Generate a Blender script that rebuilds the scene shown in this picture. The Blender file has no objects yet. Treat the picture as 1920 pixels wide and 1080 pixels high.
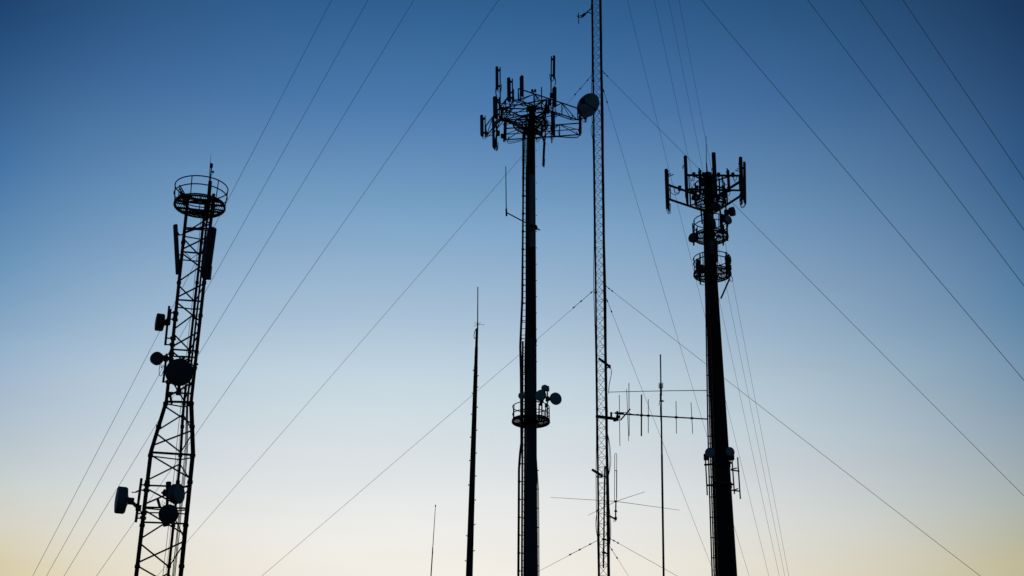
import bpy, math, random
from math import sin, cos, tan, pi, radians, sqrt, atan2
from mathutils import Vector, Matrix
random.seed(7)
SC = bpy.context.scene

# ------------------------------------------------------------------ camera
EYE = Vector((0.0, 0.0, 1.7))
PITCH, ROLL, LENS = radians(23.2), radians(0.597), 50.0
F = LENS / 36.0 * 1920.0
ROT = Matrix.Rotation(pi / 2 + PITCH, 3, 'X') @ Matrix.Rotation(ROLL, 3, 'Z')
cam_data = bpy.data.cameras.new('camera')
cam = bpy.data.objects.new('camera', cam_data)
SC.collection.objects.link(cam)
cam.location = EYE
cam.rotation_euler = ROT.to_euler()
cam_data.lens = LENS
cam_data.sensor_width = 36.0
cam_data.clip_start = 0.1
cam_data.clip_end = 9000.0
SC.camera = cam

# ------------------------------------------------------------------ sky
SUN_ELEV, SUN_AZ = radians(2.0), radians(-3.75)
world = bpy.data.worlds.new("World")
SC.world = world
world.use_nodes = True
wt = world.node_tree
bg = wt.nodes['Background']
bg.inputs['Strength'].default_value = 0.1
sky = wt.nodes.new('ShaderNodeTexSky')
sky.sky_type = 'NISHITA'
sky.sun_disc = False
sky.sun_elevation = SUN_ELEV
sky.sun_rotation = SUN_AZ
sky.altitude = 200
sky.air_density = 1.0
sky.dust_density = 1.0
sky.ozone_density = 2.0


def wn(kind, **kw):
    n = wt.nodes.new(kind)
    for k, v in kw.items():
        setattr(n, k, v)
    return n


def wmath(op, a, b=None):
    n = wn('ShaderNodeMath', operation=op)
    for i, v in enumerate((a, b)):
        if v is None:
            continue
        if isinstance(v, (int, float)):
            n.inputs[i].default_value = v
        else:
            wt.links.new(v, n.inputs[i])
    return n.outputs[0]


tc = wn('ShaderNodeTexCoord')
sep = wn('ShaderNodeSeparateXYZ')
wt.links.new(tc.outputs['Generated'], sep.inputs[0])
elev = wmath('MULTIPLY', wmath('ARCSINE', sep.outputs[2]), 180 / pi)
azim = wmath('MULTIPLY', wmath('ARCTAN2', sep.outputs[0], sep.outputs[1]), 180 / pi)
u_elev = wmath('DIVIDE', wmath('SUBTRACT', elev, 10.0), 28.0)
off = wmath('ADD', azim, 3.75)

# the brightest part of the twilight is broad: the sky model turns only beyond 32 degrees from the sun
az_far = wmath('MULTIPLY', wmath('MAXIMUM', wmath('SUBTRACT', wmath('ABSOLUTE', off), 32.0), 0.0), 180.0 / 148.0)
az_sky = wmath('MULTIPLY', wmath('SUBTRACT', wmath('MULTIPLY', wmath('SIGN', off), az_far), 3.75), pi / 180)
flat = wmath('SQRT', wmath('MAXIMUM', wmath('SUBTRACT', 1.0, wmath('MULTIPLY', sep.outputs[2], sep.outputs[2])), 0.0))
sky_dir = wn('ShaderNodeCombineXYZ')
wt.links.new(wmath('MULTIPLY', wmath('SINE', az_sky), flat), sky_dir.inputs[0])
wt.links.new(wmath('MULTIPLY', wmath('COSINE', az_sky), flat), sky_dir.inputs[1])
wt.links.new(sep.outputs[2], sky_dir.inputs[2])
wt.links.new(sky_dir.outputs[0], sky.inputs['Vector'])


def side_weight(width):
    f = wmath('MAXIMUM', wmath('DIVIDE', off, width), 0.0)
    m = wn('ShaderNodeMath', operation='SMOOTH_MIN')
    wt.links.new(wmath('MULTIPLY', f, f), m.inputs[0])
    m.inputs[1].default_value = 1.06
    m.inputs[2].default_value = 0.3
    return m.outputs[0]


# saturation and contrast of the twilight by height: towards the set sun, and to its side
GAIN_SUN = [(11.47, (1.471, 2.082, 3.122)), (12.09, (1.606, 2.227, 3.190)), (12.91, (1.754, 2.405, 3.349)),
              (13.74, (1.911, 2.590, 3.516)), (14.79, (2.062, 2.764, 3.586)), (15.84, (2.205, 2.923, 3.649)),
              (17.53, (2.428, 3.262, 3.844)), (19.23, (2.598, 3.487, 3.987)), (20.94, (2.527, 3.420, 3.965)),
              (22.65, (2.377, 3.284, 3.916)), (24.15, (2.156, 3.181, 3.880)), (25.64, (1.891, 3.045, 3.837)),
              (27.99, (1.424, 2.548, 3.534)), (30.31, (0.937, 2.003, 3.204)), (32.20, (0.733, 1.746, 2.836)),
              (34.07, (0.518, 1.458, 2.462)), (35.30, (0.460, 1.233, 2.030))]
GAIN_RIGHT = [(11.09, (0.631, 0.845, 0.638)), (11.67, (0.720, 0.938, 0.678)), (12.45, (0.708, 0.995, 0.928)),
              (13.23, (0.695, 1.055, 1.190)), (14.22, (0.677, 1.113, 1.462)), (15.21, (0.655, 1.130, 1.584)),
              (16.80, (0.602, 1.147, 1.794)), (18.40, (0.500, 1.136, 1.872)), (20.00, (0.372, 1.072, 1.884)),
              (21.61, (0.278, 1.008, 1.871)), (23.01, (0.257, 0.921, 1.746)), (24.42, (0.237, 0.829, 1.635)),
              (26.62, (0.181, 0.673, 1.464)), (28.80, (0.189, 0.590, 1.209)), (30.57, (0.171, 0.502, 1.016)),
              (32.33, (0.134, 0.405, 0.843)), (33.49, (0.132, 0.362, 0.718))]
GAIN_LEFT = [(10.72, (0.776, 0.977, 0.742)), (11.31, (0.921, 1.127, 0.812)), (12.08, (1.033, 1.350, 1.352)),
              (12.86, (1.168, 1.597, 1.912)), (13.85, (1.173, 1.706, 2.174)), (14.83, (1.133, 1.776, 2.386)),
              (16.42, (1.118, 1.799, 2.610)), (18.01, (1.113, 1.872, 2.877)), (19.61, (0.955, 1.795, 2.819)),
              (21.21, (0.780, 1.723, 2.757)), (22.62, (0.625, 1.628, 2.677)), (24.02, (0.534, 1.469, 2.529)),
              (26.21, (0.373, 1.216, 2.317)), (28.39, (0.330, 1.003, 1.889)), (30.16, (0.266, 0.808, 1.570)),
              (31.91, (0.183, 0.616, 1.290)), (33.06, (0.181, 0.547, 1.089))]



def gain_ramp(stops):
    r = wn('ShaderNodeValToRGB')
    cr = r.color_ramp
    cr.interpolation = 'LINEAR'
    while len(cr.elements) < len(stops):
        cr.elements.new(0.5)
    for i, (e, g) in enumerate(stops):
        cr.elements[i].position = (e - 10.0) / 28.0
        cr.elements[i].color = (g[0] / 4, g[1] / 4, g[2] / 4, 1)
    wt.links.new(u_elev, r.inputs[0])
    return r.outputs[0]


gleft = wn('ShaderNodeMix', data_type='RGBA')
wt.links.new(side_weight(-19.6), gleft.inputs[0])
wt.links.new(gain_ramp(GAIN_SUN), gleft.inputs[6])
wt.links.new(gain_ramp(GAIN_LEFT), gleft.inputs[7])
gmix = wn('ShaderNodeMix', data_type='RGBA')
wt.links.new(side_weight(27.0), gmix.inputs[0])
wt.links.new(gleft.outputs[2], gmix.inputs[6])
wt.links.new(gain_ramp(GAIN_RIGHT), gmix.inputs[7])
g4 = wn('ShaderNodeVectorMath', operation='SCALE')
g4.inputs['Scale'].default_value = 4.0
wt.links.new(gmix.outputs[2], g4.inputs[0])
gm = wn('ShaderNodeVectorMath', operation='MULTIPLY')
wt.links.new(sky.outputs[0], gm.inputs[0])
wt.links.new(g4.outputs[0], gm.inputs[1])
# thin uneven haze in the air near the horizon
stretch = wn('ShaderNodeVectorMath', operation='MULTIPLY')
stretch.inputs[1].default_value = (3.0, 3.0, 16.0)
wt.links.new(tc.outputs['Generated'], stretch.inputs[0])
veil = wn('ShaderNodeTexNoise')
veil.inputs['Scale'].default_value = 1.6
veil.inputs['Detail'].default_value = 5.0
wt.links.new(stretch.outputs[0], veil.inputs['Vector'])
low = wn('ShaderNodeMapRange')
low.inputs[1].default_value, low.inputs[2].default_value = 9.0, 30.0
low.inputs[3].default_value, low.inputs[4].default_value = 0.14, 0.05
wt.links.new(elev, low.inputs[0])
patch = wmath('ADD', wmath('MULTIPLY', wmath('SUBTRACT', veil.outputs['Fac'], 0.5), low.outputs[0]), 1.0)
# the air close to the horizon dims the sun's own glow
dim = wn('ShaderNodeMapRange', interpolation_type='SMOOTHSTEP')
dim.inputs[1].default_value, dim.inputs[2].default_value = -2.0, 11.5
dim.inputs[3].default_value, dim.inputs[4].default_value = 0.2, 1.0
wt.links.new(elev, dim.inputs[0])
patch = wmath('MULTIPLY', patch, dim.outputs[0])
gv = wn('ShaderNodeVectorMath', operation='SCALE')
wt.links.new(gm.outputs[0], gv.inputs[0])
wt.links.new(patch, gv.inputs['Scale'])
wt.links.new(gv.outputs[0], bg.inputs['Color'])

# ------------------------------------------------------------------ sun (just above the horizon, behind the towers)
sun_data = bpy.data.lights.new('sun', 'SUN')
sun_data.energy = 0.3
sun_data.angle = radians(0.5)
sun_data.color = (1.0, 0.78, 0.55)
sun = bpy.data.objects.new('sun', sun_data)
SC.collection.objects.link(sun)
sd = Vector((sin(SUN_AZ) * cos(SUN_ELEV), cos(SUN_AZ) * cos(SUN_ELEV), sin(SUN_ELEV)))
sun.rotation_euler = sd.to_track_quat('Z', 'Y').to_euler()

SC.view_settings.view_transform = 'Standard'
SC.view_settings.look = 'None'
SC.view_settings.exposure = 0.0
SC.view_settings.gamma = 1.0
SC.view_settings.use_curve_mapping = False


# ------------------------------------------------------------------ geometry helpers
def ray(px, py):
    return ROT @ Vector(((px - 960) / F, -(py - 540) / F, -1.0))


def at(px, py, Y):
    """point seen at a pixel of the photograph, Y metres in front of the eye"""
    d = ray(px, py)
    return EYE + d * (Y / d.y)


def at_z(px, py, z):
    d = ray(px, py)
    return EYE + d * ((z - EYE.z) / d.z)


def proj(P):
    c = ROT.transposed() @ (P - EYE)
    return (960 + F * c.x / -c.z, 540 - F * c.y / -c.z)


def zc(P):
    return -(ROT.transposed() @ (P - EYE)).z


def mpp(P):
    """metres that one pixel of the photograph spans at P"""
    return zc(P) / F


def frame(d):
    d = d.normalized()
    a = Vector((0, 0, 1)) if abs(d.z) < 0.9 else Vector((0, 1, 0))
    u = d.cross(a).normalized()
    return d, u, d.cross(u).normalized()


class MB:
    def __init__(self):
        self.v, self.f, self.sm, self.p = [], [], [], []

    def mark(self):
        self.p.append((len(self.v), len(self.f)))

    def ringfaces(self, a, b, n, smooth):
        for i in range(n):
            j = (i + 1) % n
            self.f.append((a + i, a + j, b + j, b + i))
            self.sm.append(smooth)

    def cap(self, a, n, flip=False):
        idx = list(range(a, a + n))
        self.f.append(tuple(idx[::-1] if flip else idx))
        self.sm.append(False)

    def bar(self, p, q, r, r2=None, n=6, smooth=True):
        r2 = r if r2 is None else r2
        if (q - p).length < 1e-6:
            return self
        d, u, w = frame(q - p)
        self.mark()
        base = len(self.v)
        for P, R in ((p, r), (q, r2)):
            for i in range(n):
                a = 2 * pi * i / n
                self.v.append(P + u * (R * cos(a)) + w * (R * sin(a)))
        self.ringfaces(base, base + n, n, smooth)
        self.cap(base, n, True)
        self.cap(base + n, n)
        return self

    def tube(self, pts, r, n=6, closed=False, radii=None):
        m = len(pts)
        self.mark()
        base = len(self.v)
        u = None
        for k, P in enumerate(pts):
            if closed:
                d = pts[(k + 1) % m] - pts[k - 1]
            else:
                d = pts[min(k + 1, m - 1)] - pts[max(k - 1, 0)]
            d = d.normalized()
            if u is None:
                d, u, w = frame(d)
            else:
                u = (u - d * u.dot(d)).normalized()
                w = d.cross(u)
            R = radii[k] if radii else r
            for i in range(n):
                a = 2 * pi * i / n
                self.v.append(P + u * (R * cos(a)) + w * (R * sin(a)))
        for k in range(m if closed else m - 1):
            self.ringfaces(base + k * n, base + ((k + 1) % m) * n, n, True)
        if not closed:
            self.cap(base, n, True)
            self.cap(base + (m - 1) * n, n)
        return self

    def ring(self, c, R, r, n=48, up=Vector((0, 0, 1)), m=6):
        d, u, w = frame(up)
        pts = [c + u * (R * cos(2 * pi * i / n)) + w * (R * sin(2 * pi * i / n)) for i in range(n)]
        return self.tube(pts, r, m, True)

    def box(self, c, ax, ay, az, hx, hy, hz):
        self.mark()
        base = len(self.v)
        for sz in (-1, 1):
            for sx, sy in ((-1, -1), (1, -1), (1, 1), (-1, 1)):
                self.v.append(c + ax * (hx * sx) + ay * (hy * sy) + az * (hz * sz))
        b = base
        for q in ((3, 2, 1, 0), (4, 5, 6, 7), (0, 1, 5, 4), (1, 2, 6, 5), (2, 3, 7, 6), (3, 0, 4, 7)):
            self.f.append(tuple(b + i for i in q))
            self.sm.append(False)
        return self

    def slab(self, p, q, wdir, w, h):
        """rectangular bar from p to q, w wide along wdir and h across"""
        d = (q - p).normalized()
        x = (wdir - d * wdir.dot(d)).normalized()
        y = d.cross(x)
        return self.box((p + q) / 2, x, y, d, w / 2, h / 2, (q - p).length / 2)

    def prism(self, prof, c0, c1, ax, ay, s0=1.0, s1=1.0):
        """extrude a 2-D outline from c0 to c1"""
        n = len(prof)
        self.mark()
        base = len(self.v)
        for c, s in ((c0, s0), (c1, s1)):
            for x, y in prof:
                self.v.append(c + ax * (x * s) + ay * (y * s))
        self.ringfaces(base, base + n, n, False)
        self.cap(base, n, True)
        self.cap(base + n, n)
        return self

    def lathe(self, c, axis, prof, n=32):
        """prof: (radius, distance along axis)"""
        d, u, w = frame(axis)
        self.mark()
        base = len(self.v)
        for R, h in prof:
            for i in range(n):
                a = 2 * pi * i / n
                self.v.append(c + d * h + u * (R * cos(a)) + w * (R * sin(a)))
        for k in range(len(prof) - 1):
            self.ringfaces(base + k * n, base + (k + 1) * n, n, abs(prof[k][0] - prof[k + 1][0]) < 0.6 * abs(prof[k][1] - prof[k + 1][1]) + 1e-4 or k == 0)
        self.cap(base, n, True)
        self.cap(base + (len(prof) - 1) * n, n)
        return self

    def each(self, name, mat, parent, group=1):
        """every run of `group` shapes becomes a part of its own"""
        marks = self.p[::group] + [(len(self.v), len(self.f))]
        for (v0, f0), (v1, f1) in zip(marks, marks[1:]):
            q = MB()
            q.v = self.v[v0:v1]
            q.f = [tuple(i - v0 for i in f) for f in self.f[f0:f1]]
            q.sm = self.sm[f0:f1]
            q.build(name, mat, parent)

    def build(self, name, mat, parent=None, kind=None):
        org = Vector((0, 0, 0))
        o = parent
        if o is not None:
            while o.parent:
                o = o.parent
            org = Vector(o.location)
        me = bpy.data.meshes.new(name)
        me.from_pydata([tuple(p - org) for p in self.v], [], self.f)
        me.polygons.foreach_set('use_smooth', self.sm)
        me.materials.append(mat)
        me.update()
        ob = bpy.data.objects.new(name, me)
        SC.collection.objects.link(ob)
        if parent is not None:
            ob.parent = parent
        if kind:
            ob['kind'] = kind
        return ob


def thing(name, label, cat, loc, group=None):
    o = bpy.data.objects.new(name, None)
    SC.collection.objects.link(o)
    o.location = loc
    o.empty_display_size = 0.3
    o['label'] = label
    o['category'] = cat
    if group:
        o['group'] = group
    return o


def spline(ctrl, k=8):
    pts = []
    n = len(ctrl)
    for i in range(n - 1):
        p0, p1, p2, p3 = ctrl[max(i - 1, 0)], ctrl[i], ctrl[i + 1], ctrl[min(i + 2, n - 1)]
        for j in range(k):
            t = j / k
            pts.append(0.5 * ((2 * p1) + (p2 - p0) * t + (2 * p0 - 5 * p1 + 4 * p2 - p3) * t * t + (3 * p1 - p0 - 3 * p2 + p3) * t ** 3))
    pts.append(ctrl[-1])
    return pts


# ------------------------------------------------------------------ materials
def material(name, col, rough=0.6, metal=0.0, var=0.35, scale=6.0, bump=0.0, stripes=None):
    m = bpy.data.materials.new(name)
    m.use_nodes = True
    nt = m.node_tree
    b = nt.nodes['Principled BSDF']
    b.inputs['Roughness'].default_value = rough
    b.inputs['Metallic'].default_value = metal
    b.inputs['Specular IOR Level'].default_value = 0.2
    tcn = nt.nodes.new('ShaderNodeTexCoord')
    no = nt.nodes.new('ShaderNodeTexNoise')
    no.inputs['Scale'].default_value = scale
    no.inputs['Detail'].default_value = 5.0
    nt.links.new(tcn.outputs['Object'], no.inputs['Vector'])
    r = nt.nodes.new('ShaderNodeValToRGB')
    r.color_ramp.elements[0].position = 0.3
    r.color_ramp.elements[1].position = 0.72
    r.color_ramp.elements[0].color = tuple(c * (1 - var) for c in col) + (1,)
    r.color_ramp.elements[1].color = tuple(min(1, c * (1 + var)) for c in col) + (1,)
    nt.links.new(no.outputs['Fac'], r.inputs[0])
    nt.links.new(r.outputs[0], b.inputs['Base Color'])
    if bump:
        bp = nt.nodes.new('ShaderNodeBump')
        bp.inputs['Strength'].default_value = bump
        nt.links.new(no.outputs['Fac'], bp.inputs['Height'])
        nt.links.new(bp.outputs[0], b.inputs['Normal'])
    return m


M_STEEL = material('weathered dark steel', (0.011, 0.012, 0.014), 0.65, 0.0, 0.4, 5)
M_GALV = material('dull galvanised steel', (0.03, 0.032, 0.036), 0.6, 0.0, 0.35, 8)
M_RED = material('dark red tower paint', (0.010, 0.0045, 0.0045), 0.7, 0.0, 0.3, 4)
M_WHITE = material('greyed white tower paint', (0.13, 0.14, 0.145), 0.7, 0.0, 0.2, 3)
M_BLUE = material('blue grey pole paint', (0.024, 0.032, 0.042), 0.65, 0.0, 0.25, 3)
M_PANEL = material('grey antenna plastic', (0.032, 0.037, 0.042), 0.6, 0.0, 0.2, 4)
M_PANELD = material('dark antenna plastic', (0.02, 0.023, 0.027), 0.6, 0.0, 0.25, 4)
M_DISH = material('grey dish paint', (0.085, 0.095, 0.105), 0.6, 0.0, 0.15, 5)
M_RADOME = material('pale radome fabric', (0.19, 0.21, 0.235), 0.75, 0.0, 0.18, 9)
M_CABLE = material('black cable sheath', (0.009, 0.009, 0.011), 0.6, 0.0, 0.3, 12)
M_WIRE = material('stranded steel wire', (0.035, 0.038, 0.042), 0.6, 0.0, 0.3, 3)
M_WOOD = material('tarred pole wood', (0.016, 0.014, 0.013), 0.85, 0.0, 0.45, 9, 0.3)
M_GRASS = material('dry hillside grass', (0.06, 0.055, 0.03), 0.95, 0.0, 0.5, 0.6, 0.5)
M_LAMP = material('dark red lamp glass', (0.03, 0.006, 0.006), 0.5, 0.0, 0.2, 5)

# ------------------------------------------------------------------ ground
ANCHOR_LEFT = at(-281, 1737, 65.0)
ANCHOR_BACK = at(1608, 1754, 93.0)
ANCHOR_RIGHT = at(3164, 2183, 37.0)
ANCHOR_RIGHT_OUTER = at(3268, 2183, 37.0)


def plane_z():
    p, q, r = ANCHOR_LEFT, ANCHOR_BACK, ANCHOR_RIGHT
    n = (q - p).cross(r - p)
    return lambda x, y: p.z - (n.x * (x - p.x) + n.y * (y - p.y)) / n.z


_pz = plane_z()


def ground_z(x, y):
    cx, cy = 0.0, 65.0
    dx, dy = x - cx, y - cy
    d = sqrt(dx * dx + dy * dy) + 1e-6
    k = 90.0 * math.tanh(d / 90.0) / d
    z = _pz(cx + dx * k, cy + dy * k) - max(0, d - 120) * 0.01
    base = _pz(0, 0)
    e = math.exp(-(x * x + y * y) / 200.0)
    return z + (0.0 - base) * e


g = MB()
rings = [0.0]
r_ = 2.0
while r_ < 4000:
    rings.append(r_)
    r_ *= 1.13
NS = 96
for R in rings:
    for i in range(NS):
        a = 2 * pi * i / NS
        x, y = R * cos(a), 40 + R * sin(a)
        g.v.append(Vector((x, y, ground_z(x, y) + 0.12 * sin(x * 0.31) * cos(y * 0.27))))
for k in range(len(rings) - 1):
    g.ringfaces(k * NS, (k + 1) * NS, NS, True)
ground = g.build('ground', M_GRASS)
ground['kind'] = 'structure'


# ------------------------------------------------------------------ shared builders
def face_dir(az, tilt=0.0):
    """horizontal facing: 0 looks at the viewer, positive turns to the right of the photo"""
    a = radians(az)
    return Vector((sin(a) * cos(radians(tilt)), -cos(a) * cos(radians(tilt)), sin(radians(tilt))))


def dish(parent, px, py, Y, rpx, az, depth=0.5, tilt=0.0, dome=0.12, mat=None, mount_to=None, horn=0.45, cone=0.42):
    c = at(px, py, Y)
    R = rpx * mpp(c)
    n = face_dir(az, tilt)
    b = MB().lathe(c, n, [(R * 0.94, 0.0), (R, 0.0), (R, -R * depth), (R * 0.93, -R * (depth + 0.12)), (R * horn, -R * (depth + cone)),
                          (R * 0.26, -R * (depth + cone + 0.08)), (R * 0.26, -R * (depth + cone + 0.33))])
    o = b.build('dish_antenna', mat or M_DISH, parent)
    MB().lathe(c, n, [(R * 0.95, 0.0), (R * 0.93, R * dome * 0.35), (R * 0.6, R * dome * 0.75), (R * 0.05, R * dome)]).build('radome', M_PANEL if mat is M_PANELD else M_RADOME, o)
    if mount_to is not None:
        back = c - n * (R * (depth + cone + 0.28))
        mm = MB()
        mm.bar(back, mount_to, max(0.028, R * 0.14), n=8)
        _, u, w = frame(n)
        mm.box(back, u, w, n, R * 0.22, R * 0.22, R * 0.2)
        mm.box(mount_to, Vector((1, 0, 0)), Vector((0, 1, 0)), Vector((0, 0, 1)), 0.08, 0.08, 0.10)
        mm.build('mount', M_STEEL, o)
    return o


def panel(parent, tx, ty, bx, by, wpx, Y, az=0.0, ratio=0.45, mat=None, top=None, bot=None, pipe=True, pipe_ext=(0.0, 0.25), tail=True):
    T = top if top is not None else at(tx, ty, Y)
    B = bot if bot is not None else at(bx, by, Y)
    up = (T - B).normalized()
    a = radians(az)
    fwd = Vector((sin(a), -cos(a), 0))
    fwd = (fwd - up * fwd.dot(up)).normalized()
    side = up.cross(fwd)
    w = wpx * mpp((T + B) / 2) / (abs(cos(a)) + ratio * abs(sin(a)))
    d = w * ratio
    h, e = w / 2, d / 2
    prof = [(-h, -e * .7), (-h, e * 0.25), (-h * 0.72, e * 0.85), (-h * 0.3, e), (h * 0.3, e), (h * 0.72, e * 0.85), (h, e * 0.25), (h, -e * .7), (h * .85, -e), (-h * .85, -e)]
    b = MB()
    cap = min(0.03, (T - B).length * 0.02)
    b.prism(prof, B + up * cap, T - up * cap, side, fwd)
    b.prism(prof, T - up * cap, T, side, fwd, 1.0, 0.86)
    b.prism(prof, B + up * cap, B, side, fwd, 1.0, 0.86)
    o = b.build('panel_antenna', mat or M_PANEL, parent)
    if pipe:
        off_ = -fwd * (e + 0.09)
        m = MB()
        m.bar(B + off_ - up * pipe_ext[1], T + off_ + up * pipe_ext[0], 0.03, n=8)
        for k in (0.12, 0.86):
            P = B.lerp(T, k)
            m.box(P - fwd * (e + 0.045), side, fwd, up, 0.05, 0.05, 0.035)
        m.build('mount_pipe', M_STEEL, o)
    if tail:
        t = MB()
        for k in (-0.25, 0.2):
            s = B + side * (w * k)
            t.bar(s, s - up * 0.05, 0.018)
            t.tube(spline([s - up * 0.05, s - up * 0.14 - fwd * 0.05, s - up * 0.13 - fwd * (e + 0.12), s + up * 0.25 - fwd * (e + 0.16)], 5), 0.012, 5)
        t.build('jumper_cable', M_CABLE, o)
    return o


def cage(parent, fx, fy, Y, rpx, rails, nposts, phase, rail_rpx=None, inner=0.3, beam=0.05, rr=0.022, grate=0.06, gw=0.022, toe=0.08, hole=None, rail_c=None, posts_r=0.02):
    """round work platform: rails = image rows of the rails' centres; the floor's centre is at fx, fy"""
    C = at(fx, fy, Y)
    R = rpx * mpp(C)
    RR = R if rail_rpx is None else rail_rpx * mpp(C)
    tops = []
    for k, ry in enumerate(rails):
        cx = rail_c[k] if rail_c else fx
        tops.append(at(cx, ry, Y))
    b = MB()
    b.ring(C, R, beam * 0.7, 56)
    b.ring(C + Vector((0, 0, toe)), R, beam * 0.55, 56)
    b.ring(C, inner, beam * 0.7, 32)
    for k in range(6):
        a = radians(phase) + k * pi / 3
        d = Vector((sin(a), -cos(a), 0))
        b.slab(C + d * inner, C + d * R, Vector((0, 0, 1)), beam * 1.0, beam * 0.7)
    o = b.build('platform', M_STEEL, parent)
    gr = MB()
    n = int(R / grate)
    for i in range(-n, n + 1):
        x = i * grate
        y1 = sqrt(max(0, R * R - x * x))
        if hole and abs(x) < hole[0]:
            segs = [(-y1, -hole[1]), (hole[1], y1)]
        elif abs(x) < inner and not hole:
            yi = sqrt(inner * inner - x * x)
            segs = [(-y1, -yi), (yi, y1)]
        else:
            segs = [(-y1, y1)]
        for s0, s1 in segs:
            if s1 - s0 > 0.05:
                gr.slab(C + Vector((x, s0, 0.03)), C + Vector((x, s1, 0.03)), Vector((0, 0, 1)), 0.02, gw)
    gr.build('grating', M_GALV, o)
    rl = MB()
    for Tp in tops:
        rl.ring(Tp, RR, rr, 56)
    for k in range(nposts):
        a = radians(phase) + k * 2 * pi / nposts
        d = Vector((sin(a), -cos(a), 0))
        rl.bar(C + d * R, tops[0] + d * RR, posts_r, n=6)
    rl.build('railing', M_STEEL, o)
    return C, R, o


def ladder(parent, a0, a1, b0, b1, step=0.3, r=0.018, rung=0.012, name='ladder', mat=None):
    m = MB()
    m.bar(a0, a1, r)
    m.bar(b0, b1, r)
    n = max(2, int((a1 - a0).length / step))
    for i in range(1, n):
        m.bar(a0.lerp(a1, i / n), b0.lerp(b1, i / n), rung, n=5)
    return m.build(name, mat or M_STEEL, parent)


def ground_pt(P):
    return Vector((P.x, P.y, ground_z(P.x, P.y)))


def to_ground(P, Q):
    """continue the line P->Q down to the ground"""
    d = (Q - P)
    t = 1.0
    for _ in range(60):
        X = P + d * t
        gz = ground_z(X.x, X.y)
        t += (gz - X.z) / d.z
    return P + d * t


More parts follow.
